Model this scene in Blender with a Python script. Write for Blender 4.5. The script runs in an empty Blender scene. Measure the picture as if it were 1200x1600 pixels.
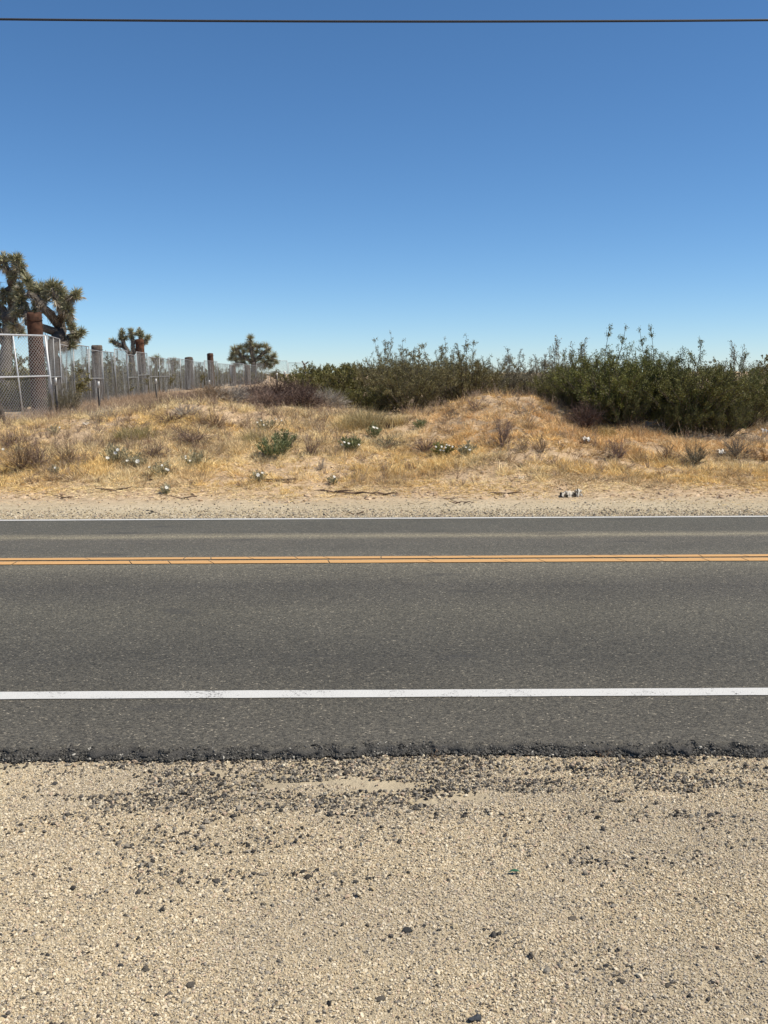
import bpy, math, random
import numpy as np
from mathutils import Matrix, Vector, Euler

# ------------------------------------------------------------------ camera, world, sun, exposure
scene = bpy.context.scene
col = scene.collection
R = math.radians
CAM_H, PITCH, ROLL, FOC = 1.6, R(8.23), R(-0.30), 1500.0      # metres, radians, pixels of a 1200x1600 frame

cam_data = bpy.data.cameras.new('camera')
cam_data.sensor_fit = 'VERTICAL'
cam_data.sensor_height = 24.0
cam_data.lens = 24.0 * FOC / 1600.0
cam_data.clip_start = 0.05
cam_data.clip_end = 12000
cam = bpy.data.objects.new('camera', cam_data)
col.objects.link(cam)
CAM_R = Euler((math.pi / 2 - PITCH, 0, 0)).to_matrix() @ Matrix.Rotation(ROLL, 3, 'Z')
cam.matrix_world = Matrix.Translation((0, 0, CAM_H)) @ CAM_R.to_4x4()
scene.camera = cam

SUN_AZ, SUN_EL = R(101), R(54)          # azimuth clockwise from the viewing direction
sun_vec = Vector((math.cos(SUN_EL) * math.sin(SUN_AZ), math.cos(SUN_EL) * math.cos(SUN_AZ), math.sin(SUN_EL)))
world = bpy.data.worlds.new('World')
scene.world = world
world.use_nodes = True
wn = world.node_tree.nodes
sky = wn.new('ShaderNodeTexSky')
sky.sky_type = 'NISHITA'
sky.sun_disc = False
sky.sun_elevation = SUN_EL
sky.sun_rotation = SUN_AZ
sky.altitude = 2000
sky.air_density = 0.9
sky.dust_density = 0.3
sky.ozone_density = 6.5
bg = wn['Background']
bg.inputs['Strength'].default_value = 0.093
hs = wn.new('ShaderNodeHueSaturation')
hs.inputs['Hue'].default_value = 0.496
hs.inputs['Saturation'].default_value = 1.09
world.node_tree.links.new(sky.outputs[0], hs.inputs['Color'])
world.node_tree.links.new(hs.outputs[0], bg.inputs[0])

sd = bpy.data.lights.new('sun', 'SUN')
sd.energy = 4.2
sd.angle = R(0.53)
sd.color = (1.0, 0.922, 0.79)
sun = bpy.data.objects.new('sun', sd)
col.objects.link(sun)
sun.rotation_euler = (-sun_vec).to_track_quat('-Z', 'Y').to_euler()
sun.location = (20, -5, 40)

scene.view_settings.view_transform = 'Standard'
scene.view_settings.look = 'None'
scene.view_settings.exposure = 0.45
scene.view_settings.gamma = 1.0
scene.view_settings.use_curve_mapping = False

# ------------------------------------------------------------------ noise and terrain
def _hash(ix, iy, s):
    h = (ix.astype(np.int64) * 374761393 + iy.astype(np.int64) * 668265263 + s * 974634777) & 0xFFFFFFFF
    h = ((h ^ (h >> 13)) * 1274126177) & 0xFFFFFFFF
    return ((h ^ (h >> 16)) & 0xFFFF) / 65535.0

def vnoise(x, y, s=0):
    x = np.asarray(x, float); y = np.asarray(y, float)
    ix = np.floor(x); iy = np.floor(y)
    fx = x - ix; fy = y - iy
    fx = fx * fx * (3 - 2 * fx); fy = fy * fy * (3 - 2 * fy)
    a = _hash(ix, iy, s); b = _hash(ix + 1, iy, s); c = _hash(ix, iy + 1, s); d = _hash(ix + 1, iy + 1, s)
    return (a * (1 - fx) + b * fx) * (1 - fy) + (c * (1 - fx) + d * fx) * fy

def fbm(x, y, s=0, o=4):
    t = 0; a = .5; n = 0
    for i in range(o):
        t = t + a * vnoise(x * 2 ** i, y * 2 ** i, s + i * 7); n += a; a *= .5
    return t / n

CX = [-40, -12, -7.4, -6.2, -4.9, -3.7, -2, -1.2, 0.2, .8, 1.4, 2, 2.85, 3.4, 4.0, 5, 6.2, 7.4, 12, 40]
CZ = [.62, .60, .58, .72, .82, .92, .84, .74, .72, .82, 1.00, 1.12, 1.08, .90, .70, .68, .56, .46, .50, .62]
ROAD_NEAR, ROAD_FAR = 4.15, 11.46

def road_z(y):
    return np.interp(y, [3.5, 4.83, 8.19, 11.36, 12.0], [-.084, -.06, 0.0, -.12, -.145])

def sstep(a, b, x):
    t = np.clip((x - a) / (b - a), 0, 1)
    return t * t * (3 - 2 * t)

def H(x, y):
    x = np.asarray(x, float); y = np.asarray(y, float)
    near = -.124 + .012 * (fbm(x * 1.3, y * 1.3, 3) - .5) - .0 * y
    near = near + .005 * (fbm(x * 7, y * 7, 5) - .5)
    ny = y - 13.25 - .5 * (fbm(x * .5, x * 0 + 3.3, 9) - .5)
    crest = np.interp(x, CX, CZ)
    t = np.clip(ny / 5.0, 0, 1)
    up = -.135 + (crest + .135) * (t ** 1.35 * (1 - .0 * t))
    wig = sstep(.2, 2.5, ny) * (1 - sstep(30, 60, y))
    up = up + wig * (.22 * (fbm(x * .8, y * .8, 21) - .5) + .13 * (fbm(x * 2.6, y * 2.6, 22, 3) - .5) + .05 * (fbm(x * 8, y * 8, 23, 2) - .5))
    plateau = .62 + .05 * (fbm(x * .2, y * .2, 31) - .5)
    k = sstep(19.0, 23.5, y)
    far = up * (1 - k) + plateau * k
    # the dumped earth under the dead brush
    far = far + .30 * np.exp(-(((x + 2.5) / 1.9) ** 2 + ((y - 21.3) / 1.5) ** 2)) + .12 * np.exp(-(((x + 4.5) / 1.3) ** 2 + ((y - 19.0) / .9) ** 2))
    verge = -.150 + .015 * (fbm(x * 1.5, y * 1.5, 41) - .5) + .012 * sstep(12.3, 13.2, y) + .05 * sstep(12.75, 13.4, y) * (fbm(x * 5, y * 7, 42, 3) - .4)
    farside = np.where(ny > 0, far, verge)
    bl = sstep(-.15, .5, ny)
    farside = verge * (1 - bl) + far * bl
    z = np.where(y < 7.5, near, farside)
    under = sstep(ROAD_NEAR + .06, ROAD_NEAR + .4, y) * (1 - sstep(ROAD_FAR - .4, ROAD_FAR - .06, y))
    return z - .12 * under

def Hs(x, y):
    return float(H(np.array([x]), np.array([y]))[0])

def ray(px, py):
    return CAM_R @ Vector(((px - 600) / FOC, -(py - 800) / FOC, -1))

def at(px, py, Y):
    d = ray(px, py)
    return Vector((0, 0, CAM_H)) + d * (Y / d.y)

def col_x(px, Y, z=.6):
    x = 0
    for _ in range(6):
        zc = Y * math.cos(PITCH) + (CAM_H - z) * math.sin(PITCH)
        x = (px - 600) / FOC * zc
    return x

def on(px, py, ymin=12.0, ymax=40):
    """the point of the bank seen through pixel (px, py)"""
    d = ray(px, py)
    ys = np.arange(ymin, ymax, .03)
    xs = d.x / d.y * ys; zs = CAM_H + d.z / d.y * ys
    g = H(xs, ys)
    hit = np.nonzero(zs <= g)[0]
    i = hit[0] if len(hit) else int(np.argmin(zs - g))
    return Vector((xs[i], ys[i], g[i]))

# ------------------------------------------------------------------ mesh collector
class MB:
    def __init__(self):
        self.v = []; self.f = []; self.c = []; self.n = 0

    def add(self, v, f, c):
        v = np.asarray(v, np.float32).reshape(-1, 3); f = np.asarray(f, np.int32)
        c = np.asarray(c, np.float32)
        if c.ndim == 1: c = np.tile(c[:3], (len(v), 1))
        self.v.append(v); self.f.append(f + self.n); self.c.append(c[:, :3]); self.n += len(v)

    def blades(self, base, d, length, width, color, bend=None, rng=None):
        n = len(base)
        rng = rng or np.random.default_rng(1)
        side = np.cross(d, rng.normal(size=(n, 3))); side /= np.linalg.norm(side, axis=1, keepdims=True) + 1e-9
        length = np.broadcast_to(length, n)[:, None]; width = np.broadcast_to(width, n)[:, None]
        if bend is None:
            v = np.stack([base - side * width / 2, base + side * width / 2, base + d * length], 1).reshape(-1, 3)
            f = np.arange(3 * n).reshape(n, 3); k = 3
            self.add(v, f, np.repeat(color, k, 0))
        else:
            mid = base + d * length * .55
            tip = base + d * length + bend
            v = np.stack([base - side * width / 2, base + side * width / 2, mid + side * width * .4, mid - side * width * .4, tip], 1).reshape(-1, 3)
            i = np.arange(n)[:, None] * 5
            f = np.concatenate([i + [0, 1, 2], i + [0, 2, 3], i + [3, 2, 4]], 0)
            self.add(v, f, np.repeat(color, 5, 0))

    def leaves(self, p, d, length, width, color, rng):
        n = len(p)
        side = np.cross(d, rng.normal(size=(n, 3))); side /= np.linalg.norm(side, axis=1, keepdims=True) + 1e-9
        L = np.broadcast_to(length, n)[:, None]; W = np.broadcast_to(width, n)[:, None]
        v = np.stack([p, p + d * L * .5 + side * W * .5, p + d * L, p + d * L * .5 - side * W * .5], 1).reshape(-1, 3)
        i = np.arange(n)[:, None] * 4
        f = np.concatenate([i + [0, 1, 2], i + [0, 2, 3]], 0)
        self.add(v, f, np.repeat(color, 4, 0))

    def tube(self, pts, rad, color, sides=5, cap=True):
        pts = [Vector(p) for p in pts]; n = len(pts)
        vs = []
        u = None
        for i, p in enumerate(pts):
            t = (pts[min(i + 1, n - 1)] - pts[max(i - 1, 0)]).normalized()
            if u is None:
                u = t.orthogonal().normalized()
            else:
                u = (u - t * u.dot(t)).normalized()
            w = t.cross(u)
            r = rad[i] if hasattr(rad, '__len__') else rad
            for k in range(sides):
                a = 2 * math.pi * k / sides
                vs.append(p + (u * math.cos(a) + w * math.sin(a)) * r)
        f = []
        for i in range(n - 1):
            for k in range(sides):
                a = i * sides + k; b = i * sides + (k + 1) % sides
                f.append((a, b, b + sides)); f.append((a, b + sides, a + sides))
        if cap:
            for k in range(1, sides - 1):
                f.append((0, k + 1, k)); o = (n - 1) * sides; f.append((o, o + k, o + k + 1))
        self.add([tuple(v) for v in vs], f, color)

    def box(self, lo, hi, color):
        x0, y0, z0 = lo; x1, y1, z1 = hi
        v = [(x0, y0, z0), (x1, y0, z0), (x1, y1, z0), (x0, y1, z0), (x0, y0, z1), (x1, y0, z1), (x1, y1, z1), (x0, y1, z1)]
        q = [(0, 3, 2, 1), (4, 5, 6, 7), (0, 1, 5, 4), (1, 2, 6, 5), (2, 3, 7, 6), (3, 0, 4, 7)]
        f = [t for a, b, c, d in q for t in ((a, b, c), (a, c, d))]
        self.add(v, f, color)

    def mesh(self, name, mat=None, smooth=False):
        v = np.concatenate(self.v); f = np.concatenate(self.f); c = np.concatenate(self.c)
        me = bpy.data.meshes.new(name)
        me.vertices.add(len(v)); me.vertices.foreach_set('co', v.ravel())
        me.loops.add(f.size); me.loops.foreach_set('vertex_index', f.ravel())
        me.polygons.add(len(f)); me.polygons.foreach_set('loop_start', np.arange(0, f.size, 3, dtype=np.int32))
        me.update(calc_edges=True)
        if smooth: me.polygons.foreach_set('use_smooth', np.ones(len(f), bool))
        a = me.attributes.new('Col', 'FLOAT_COLOR', 'POINT')
        a.data.foreach_set('color', np.concatenate([c, np.ones((len(c), 1), np.float32)], 1).ravel())
        if mat: me.materials.append(mat)
        return me

def mkobj(name, me, parent=None):
    o = bpy.data.objects.new(name, me)
    col.objects.link(o)
    if parent: o.parent = parent
    return o

def tag(o, label=None, cat=None, group=None, kind=None):
    if label: o['label'] = label
    if cat: o['category'] = cat
    if group: o['group'] = group
    if kind: o['kind'] = kind
    return o

def thing(name, label, cat, loc=(0, 0, 0), rz=0, group=None, sc=1.0, rx=0, ry=0):
    o = bpy.data.objects.new(name, None)
    o.empty_display_size = .2
    col.objects.link(o)
    o.location = loc; o.rotation_euler = (rx, ry, rz)
    o.scale = (sc, sc, sc) if not hasattr(sc, '__len__') else sc
    return tag(o, label, cat, group)

def sphere_dirs(rng, n, zmin=-1.0, zmax=1.0):
    z = rng.uniform(zmin, zmax, n); a = rng.uniform(0, 2 * math.pi, n); r = np.sqrt(1 - z * z)
    return np.stack([r * np.cos(a), r * np.sin(a), z], 1)

def norm(a):
    return a / (np.linalg.norm(a, axis=1, keepdims=True) + 1e-9)

def tint(rng, n, a, b, j=.12):
    """n colours between a and b with a little value jitter"""
    t = rng.random((n, 1))
    return np.clip((np.array(a) * (1 - t) + np.array(b) * t) * (1 + rng.uniform(-j, j, (n, 1))), 0, 1).astype(np.float32)

# ------------------------------------------------------------------ materials
def new_mat(name):
    m = bpy.data.materials.new(name); m.use_nodes = True
    nt = m.node_tree
    return m, nt, nt.nodes['Principled BSDF']

def attr_mat(name, rough=.85, translucent=0.0, noise=0.0, nscale=30, bump=0.0, spec=.2, metal=0.0):
    m, nt, b = new_mat(name)
    a = nt.nodes.new('ShaderNodeAttribute'); a.attribute_name = 'Col'
    src = a.outputs['Color']
    if noise or bump:
        tc = nt.nodes.new('ShaderNodeTexCoord')
        nz = nt.nodes.new('ShaderNodeTexNoise'); nz.inputs['Scale'].default_value = nscale; nz.inputs['Detail'].default_value = 6
        nt.links.new(tc.outputs['Object'], nz.inputs['Vector'])
    if noise:
        mr = nt.nodes.new('ShaderNodeMapRange')
        mr.inputs['From Min'].default_value = .3; mr.inputs['From Max'].default_value = .7
        mr.inputs['To Min'].default_value = 1 - noise; mr.inputs['To Max'].default_value = 1 + noise
        nt.links.new(nz.outputs['Fac'], mr.inputs['Value'])
        mx = nt.nodes.new('ShaderNodeVectorMath'); mx.operation = 'SCALE'
        nt.links.new(src, mx.inputs[0]); nt.links.new(mr.outputs[0], mx.inputs['Scale'])
        src = mx.outputs[0]
    if bump:
        bp = nt.nodes.new('ShaderNodeBump'); bp.inputs['Strength'].default_value = bump; bp.inputs['Distance'].default_value = .01
        nt.links.new(nz.outputs['Fac'], bp.inputs['Height']); nt.links.new(bp.outputs[0], b.inputs['Normal'])
    nt.links.new(src, b.inputs['Base Color'])
    b.inputs['Roughness'].default_value = rough
    b.inputs['Specular IOR Level'].default_value = spec
    b.inputs['Metallic'].default_value = metal
    if translucent:
        tr = nt.nodes.new('ShaderNodeBsdfTranslucent'); nt.links.new(src, tr.inputs['Color'])
        ms = nt.nodes.new('ShaderNodeMixShader'); ms.inputs[0].default_value = translucent
        nt.links.new(b.outputs[0], ms.inputs[1]); nt.links.new(tr.outputs[0], ms.inputs[2])
        nt.links.new(ms.outputs[0], nt.nodes['Material Output'].inputs['Surface'])
    return m

def ramp(nt, fac, stops):
    r = nt.nodes.new('ShaderNodeValToRGB')
    e = r.color_ramp.elements
    while len(e) < len(stops): e.new(.5)
    for k, (p, c) in enumerate(stops):
        e[k].position = p; e[k].color = (*c, 1) if len(c) == 3 else c
    nt.links.new(fac, r.inputs[0])
    return r.outputs[0]

def tex(nt, kind, scale, vec, **kw):
    n = nt.nodes.new(kind); n.inputs['Scale'].default_value = scale
    for k, v in kw.items():
        if k in n.inputs: n.inputs[k].default_value = v
    nt.links.new(vec, n.inputs['Vector'])
    return n

def mix(nt, fac, a, b, blend='MIX'):
    n = nt.nodes.new('ShaderNodeMix'); n.data_type = 'RGBA'; n.blend_type = blend
    for sock, val in ((n.inputs[0], fac), (n.inputs[6], a), (n.inputs[7], b)):
        if hasattr(val, 'links'): nt.links.new(val, sock)
        elif isinstance(val, (int, float)): sock.default_value = val
        else: sock.default_value = (*val, 1)
    return n.outputs[2]

def maprange(nt, v, a, b, c=0, d=1):
    n = nt.nodes.new('ShaderNodeMapRange')
    nt.links.new(v, n.inputs['Value'])
    for k, x in zip(('From Min', 'From Max', 'To Min', 'To Max'), (a, b, c, d)): n.inputs[k].default_value = x
    return n.outputs[0]

def ground_material():
    m, nt, b = new_mat('sandy_ground')
    g = nt.nodes.new('ShaderNodeNewGeometry'); P = g.outputs['Position']
    sep = nt.nodes.new('ShaderNodeSeparateXYZ'); nt.links.new(P, sep.inputs[0])
    big = tex(nt, 'ShaderNodeTexNoise', .9, P, Detail=5)
    mid = tex(nt, 'ShaderNodeTexNoise', 7, P, Detail=6, Roughness=.6)
    fine = tex(nt, 'ShaderNodeTexNoise', 170, P, Detail=5, Roughness=.75)
    vor = tex(nt, 'ShaderNodeTexVoronoi', 150, P)
    sand = ramp(nt, big.outputs['Fac'], [(.3, (.43, .355, .240)), (.7, (.51, .43, .300))])
    soil = ramp(nt, mid.outputs['Fac'], [(.3, (.42, .295, .18)), (.7, (.56, .42, .275))])
    zone = maprange(nt, sep.outputs['Y'], 12.6, 13.8)
    base = mix(nt, zone, sand, soil)
    f = maprange(nt, fine.outputs['Fac'], .25, .75, .62, 1.35)
    base = mix(nt, 1.0, base, f, 'MULTIPLY')
    m2 = maprange(nt, mid.outputs['Fac'], .3, .7, .88, 1.1)
    base = mix(nt, 1.0, base, m2, 'MULTIPLY')
    nt.links.new(base, b.inputs['Base Color'])
    b.inputs['Roughness'].default_value = .95; b.inputs['Specular IOR Level'].default_value = .1
    bp = nt.nodes.new('ShaderNodeBump'); bp.inputs['Strength'].default_value = .9; bp.inputs['Distance'].default_value = .006
    nt.links.new(fine.outputs['Fac'], bp.inputs['Height'])
    bp2 = nt.nodes.new('ShaderNodeBump'); bp2.inputs['Strength'].default_value = .6; bp2.inputs['Distance'].default_value = .05
    nt.links.new(mid.outputs['Fac'], bp2.inputs['Height']); nt.links.new(bp.outputs[0], bp2.inputs['Normal'])
    nt.links.new(bp2.outputs[0], b.inputs['Normal'])
    return m

def asphalt_nodes(nt, P):
    sep = nt.nodes.new('ShaderNodeSeparateXYZ'); nt.links.new(P, sep.inputs[0])
    st = nt.nodes.new('ShaderNodeMapping'); st.inputs['Scale'].default_value = (.12, 1, 1); nt.links.new(P, st.inputs['Vector'])
    streak = tex(nt, 'ShaderNodeTexNoise', 2.3, st.outputs[0], Detail=4)
    big = tex(nt, 'ShaderNodeTexNoise', 1.1, P, Detail=4)
    # wheel paths polished dark, lane centres pale with dust, along the road's own width
    add = nt.nodes.new('ShaderNodeMath'); add.operation = 'MULTIPLY_ADD'
    nt.links.new(streak.outputs['Fac'], add.inputs[0]); add.inputs[1].default_value = .45; nt.links.new(sep.outputs['Y'], add.inputs[2])
    u = maprange(nt, add.outputs[0], 4.06 + .22, 11.46 + .22)
    W = lambda y: (y - 4.06) / 7.4
    prof = ramp(nt, u, [(W(4.06), (0.096, 0.090, 0.077)), (W(4.8), (0.087, 0.082, 0.069)), (W(5.5), (0.072, 0.069, 0.060)),
                        (W(6.5), (0.099, 0.094, 0.078)), (W(7.2), (0.078, 0.074, 0.065)), (W(7.95), (0.137, 0.129, 0.104)),
                        (W(8.9), (0.099, 0.095, 0.082)), (W(9.55), (0.107, 0.101, 0.087)), (W(9.8), (0.222, 0.203, 0.153)), (W(10.05), (0.097, 0.094, 0.081)), (W(11.3), (0.095, 0.093, 0.080))])
    v = tex(nt, 'ShaderNodeTexVoronoi', 110, P)
    grain = tex(nt, 'ShaderNodeTexNoise', 190, P, Detail=3, Roughness=.7)
    cellv = nt.nodes.new('ShaderNodeSeparateColor'); nt.links.new(v.outputs['Color'], cellv.inputs[0])
    agg = ramp(nt, cellv.outputs[0], [(0, (.50, .50, .49)), (.45, (.95, .93, .89)), (.85, (1.3, 1.27, 1.2)), (.975, (1.75, 1.66, 1.5)), (1, (3.4, 3.2, 2.9))])
    c = mix(nt, 1.0, prof, agg, 'MULTIPLY')
    c = mix(nt, 1.0, c, maprange(nt, grain.outputs['Fac'], .25, .75, .40, 1.60), 'MULTIPLY')
    c = mix(nt, 1.0, c, maprange(nt, big.outputs['Fac'], .3, .7, .93, 1.07), 'MULTIPLY')
    # a few oil spots and tyre scuffs
    sp = nt.nodes.new('ShaderNodeMapping'); sp.inputs['Scale'].default_value = (.7, 2.2, 1); nt.links.new(P, sp.inputs['Vector'])
    spot = tex(nt, 'ShaderNodeTexNoise', 1.3, sp.outputs[0], Detail=2)
    c = mix(nt, maprange(nt, spot.outputs['Fac'], .655, .72, 0, .45), c, (.05, .048, .045))
    return c, v, grain

def asphalt_material():
    m, nt, b = new_mat('worn_asphalt')
    g = nt.nodes.new('ShaderNodeNewGeometry'); P = g.outputs['Position']
    c, v, grain = asphalt_nodes(nt, P)
    # freshly broken edge: bare bitumen, follows the edge itself
    a = nt.nodes.new('ShaderNodeAttribute'); a.attribute_name = 'Col'
    es = nt.nodes.new('ShaderNodeSeparateColor'); nt.links.new(a.outputs['Color'], es.inputs[0])
    c = mix(nt, es.outputs[0], c, mix(nt, maprange(nt, grain.outputs['Fac'], .35, .65), (.030, .029, .028), (.085, .080, .073)))
    nt.links.new(c, b.inputs['Base Color'])
    b.inputs['Roughness'].default_value = .8; b.inputs['Specular IOR Level'].default_value = .25
    bp = nt.nodes.new('ShaderNodeBump'); bp.inputs['Strength'].default_value = .8; bp.inputs['Distance'].default_value = .003
    h = nt.nodes.new('ShaderNodeMath'); h.operation = 'SUBTRACT'
    nt.links.new(grain.outputs['Fac'], h.inputs[0]); nt.links.new(v.outputs['Distance'], h.inputs[1])
    nt.links.new(h.outputs[0], bp.inputs['Height']); nt.links.new(bp.outputs[0], b.inputs['Normal'])
    return m

def paint_material(name, color, worn):
    m, nt, b = new_mat(name)
    g = nt.nodes.new('ShaderNodeNewGeometry'); P = g.outputs['Position']
    n1 = tex(nt, 'ShaderNodeTexNoise', 60, P, Detail=6, Roughness=.8)
    n2 = tex(nt, 'ShaderNodeTexNoise', 5, P, Detail=4)
    n3 = tex(nt, 'ShaderNodeTexVoronoi', 130, P)
    s = nt.nodes.new('ShaderNodeMath'); s.operation = 'MULTIPLY_ADD'
    nt.links.new(n2.outputs['Fac'], s.inputs[0]); s.inputs[1].default_value = .35; nt.links.new(n1.outputs['Fac'], s.inputs[2])
    chips = maprange(nt, s.outputs[0], worn, worn + .06)
    c = mix(nt, maprange(nt, n1.outputs['Fac'], .3, .7, 0, 1), tuple(x * .82 for x in color), color)
    c = mix(nt, chips, c, (.10, .095, .088))
    nt.links.new(c, b.inputs['Base Color']); b.inputs['Roughness'].default_value = .7
    bp = nt.nodes.new('ShaderNodeBump'); bp.inputs['Strength'].default_value = .5; bp.inputs['Distance'].default_value = .002
    nt.links.new(n3.outputs['Distance'], bp.inputs['Height']); nt.links.new(bp.outputs[0], b.inputs['Normal'])
    return m

def stone_material(name):
    m, nt, b = new_mat(name)
    a = nt.nodes.new('ShaderNodeAttribute'); a.attribute_name = 'Col'; a.attribute_type = 'INSTANCER'
    nt.links.new(a.outputs['Color'], b.inputs['Base Color'])
    b.inputs['Roughness'].default_value = .85; b.inputs['Specular IOR Level'].default_value = .2
    return m

M = {
    'ground': ground_material(), 'asphalt': asphalt_material(),
    'white_paint': paint_material('white_road_paint', (.62, .612, .58), .755),
    'yellow_paint': paint_material('yellow_road_paint', (.62, .355, .135), .80),
    'pebble': stone_material('pebbles'),
    'stone': attr_mat('single_stone', .85, 0, .3, 60, .6),
    'grass': attr_mat('dry_grass', .8, .15),
    'foliage': attr_mat('leaf', .6, .18, spec=.35),
    'twig': attr_mat('dry_twig', .9, 0),
    'bark': attr_mat('bark', .95, 0, .35, 14, .8),
    'spike': attr_mat('yucca_leaf', .55, .05, spec=.4),
    'metal': attr_mat('galvanised_steel', .5, 0, .12, 20, spec=.5, metal=.25),
    'wood': attr_mat('weathered_wood', .9, 0, .45, 9, .9),
    'rust': attr_mat('rusty_steel', .85, 0, .5, 11, .5),
    'petal': attr_mat('petal', .7, .3),
    'paper': attr_mat('litter', .8, 0),
    'cable': attr_mat('cable_sheath', .6, 0),
}

# ------------------------------------------------------------------ ground
def axis(segs):
    out = []
    for a, b, step in segs:
        n = max(1, int(round((b - a) / step)))
        out += list(np.linspace(a, b, n, endpoint=False))
    out.append(segs[-1][1])
    return np.array(out)

xs = axis([(-4000, -400, 600), (-400, -60, 40), (-60, -14, 2), (-14, -4, .1), (-4, 4, .05), (4, 14, .1), (14, 60, 2), (60, 400, 40), (400, 4000, 600)])
ys = axis([(-300, -20, 40), (-20, 1.5, 1), (1.5, 4.2, .045), (4.2, 11, 1.1), (11, 13, .09), (13, 24, .06), (24, 60, 1), (60, 400, 20), (400, 6000, 560)])
gx, gy = np.meshgrid(xs, ys)
gz = H(gx, gy)
nx, ny_ = len(xs), len(ys)
mb = MB()
ii, jj = np.meshgrid(np.arange(nx - 1), np.arange(ny_ - 1))
a = (jj * nx + ii).ravel()
mb.add(np.stack([gx.ravel(), gy.ravel(), gz.ravel()], 1), np.concatenate([np.stack([a, a + 1, a + nx + 1], 1), np.stack([a, a + nx + 1, a + nx], 1)]), (1, 1, 1))
ground = mkobj('ground', mb.mesh('ground', M['ground'], True)); tag(ground, kind='structure')

# ------------------------------------------------------------------ road
def edge_y(x):
    return ROAD_NEAR + .01 + .08 * (fbm(x * .8, x * 0, 51, 3) - .5) + .075 * (fbm(x * 5.5, x * 0, 52, 4) - .5) + .02 * (vnoise(x * 38, x * 0, 53) - .5)

rx = axis([(-900, -40, 40), (-40, -4, .25), (-4, 4, .014), (4, 40, .25), (40, 900, 40)])
e = edge_y(rx)
rows = [(-.010, -.056), (-.018, -.048), (-.022, -.040), (-.020, -.032), (-.018, -.025), (-.010, -.016), (-.001, -.009), (.009, -.004), (.020, -.001), (.034, 0), (.055, 0), (.08, 0)]
vs = []; cs = []
for k, (dy, dz) in enumerate(rows):
    jit = vnoise(rx * 60, rx * 0 + k * .9, 60) - .5
    jit2 = fbm(rx * 22, rx * 0 + k * .45, 66, 3) - .5
    y = e + dy + (jit * .016 + jit2 * .05) * (k < 9)
    z = road_z(y) + dz + (jit * .010 + jit2 * .012) * (k < 8)
    w = [1, 1, 1, 1, 1, .85, .5, .28, .14, .06, .0, .0][k]
    vs.append(np.stack([rx, y, z], 1)); cs.append(np.clip(w * (.55 + .9 * fbm(rx * 14, rx * 0 + k * .5, 67, 3)), 0, 1))
for y in (4.42, 4.6, 4.83, 5.5, 6.3, 7.2, 8.0, 8.19, 8.4, 9.2, 10.2, 11.0, 11.36, 11.42):
    yy = np.full(len(rx), y)
    vs.append(np.stack([rx, yy, road_z(yy)], 1)); cs.append(np.zeros(len(rx)))
yy = ROAD_FAR + .03 * (fbm(rx * 3, rx * 0, 55) - .5)
vs.append(np.stack([rx, yy, road_z(yy)], 1)); cs.append(np.zeros(len(rx)))
vs.append(np.stack([rx, yy + .02, road_z(yy) - .06], 1)); cs.append(np.zeros(len(rx)))
nr = len(vs); nx = len(rx)
ii, jj = np.meshgrid(np.arange(nx - 1), np.arange(nr - 1)); a = (jj * nx + ii).ravel()
mb = MB()
mb.add(np.concatenate(vs), np.concatenate([np.stack([a, a + 1, a + nx + 1], 1), np.stack([a, a + nx + 1, a + nx], 1)]), np.repeat(np.concatenate(cs)[:, None], 3, 1))
road = mkobj('road', mb.mesh('road', M['asphalt'])); tag(road, kind='structure')

def paint_strip(mb, x0, x1, y0, y1, lift=.004, wob=.006, slant0=0.0, slant1=0.0, seed=0):
    n = max(2, int((x1 - x0) / .05))
    x = np.linspace(x0, x1, min(n, 4000))
    ya = y0 + wob * (fbm(x * 4, x * 0, 70 + seed, 3) - .5); yb = y1 + wob * (fbm(x * 4, x * 0, 80 + seed, 3) - .5)
    sh = np.linspace(slant0, slant1, len(x))
    v = np.concatenate([np.stack([x, ya, road_z(ya) + lift], 1), np.stack([x + sh, yb, road_z(yb) + lift], 1)])
    i = np.arange(len(x) - 1); k = len(x)
    mb.add(v, np.concatenate([np.stack([i, i + 1, i + k + 1], 1), np.stack([i, i + k + 1, i + k], 1)]), (1, 1, 1))

for nm, y0, y1, sd_, lab in (('edge_line', 4.775, 4.885, 0, 'near white edge line'), ('edge_line', 11.28, 11.40, 3, 'far white edge line')):
    mb = MB(); paint_strip(mb, -400, -20, y0, y1, seed=sd_, wob=0); paint_strip(mb, -20, 20, y0, y1, seed=sd_); paint_strip(mb, 20, 400, y0, y1, seed=sd_, wob=0)
    tag(mkobj(nm, mb.mesh(nm, M['white_paint']), road), lab)
rng = np.random.default_rng(5)
for k, (y0, y1) in enumerate(((8.035, 8.155), (8.215, 8.335))):
    mb = MB()
    x = -14.0; s = 0.0
    paint_strip(mb, -400, -14, y0, y1, wob=0)
    while x < 14:                                     # the raised stripe has cracked across into short lengths
        L = rng.choice([.28, .36, .45, .62, .9]) * rng.uniform(.8, 1.2)
        s2 = rng.uniform(-.09, .01)
        paint_strip(mb, x, x + L - .009, y0, y1, .006, .008, s, s2, seed=k * 5)
        x += L; s = s2
    paint_strip(mb, x, 400, y0, y1, wob=0)
    tag(mkobj('center_line', mb.mesh('center_line', M['yellow_paint']), road), 'yellow centre line cracked across, ' + ('nearer' if k == 0 else 'farther') + ' of the pair')

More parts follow.
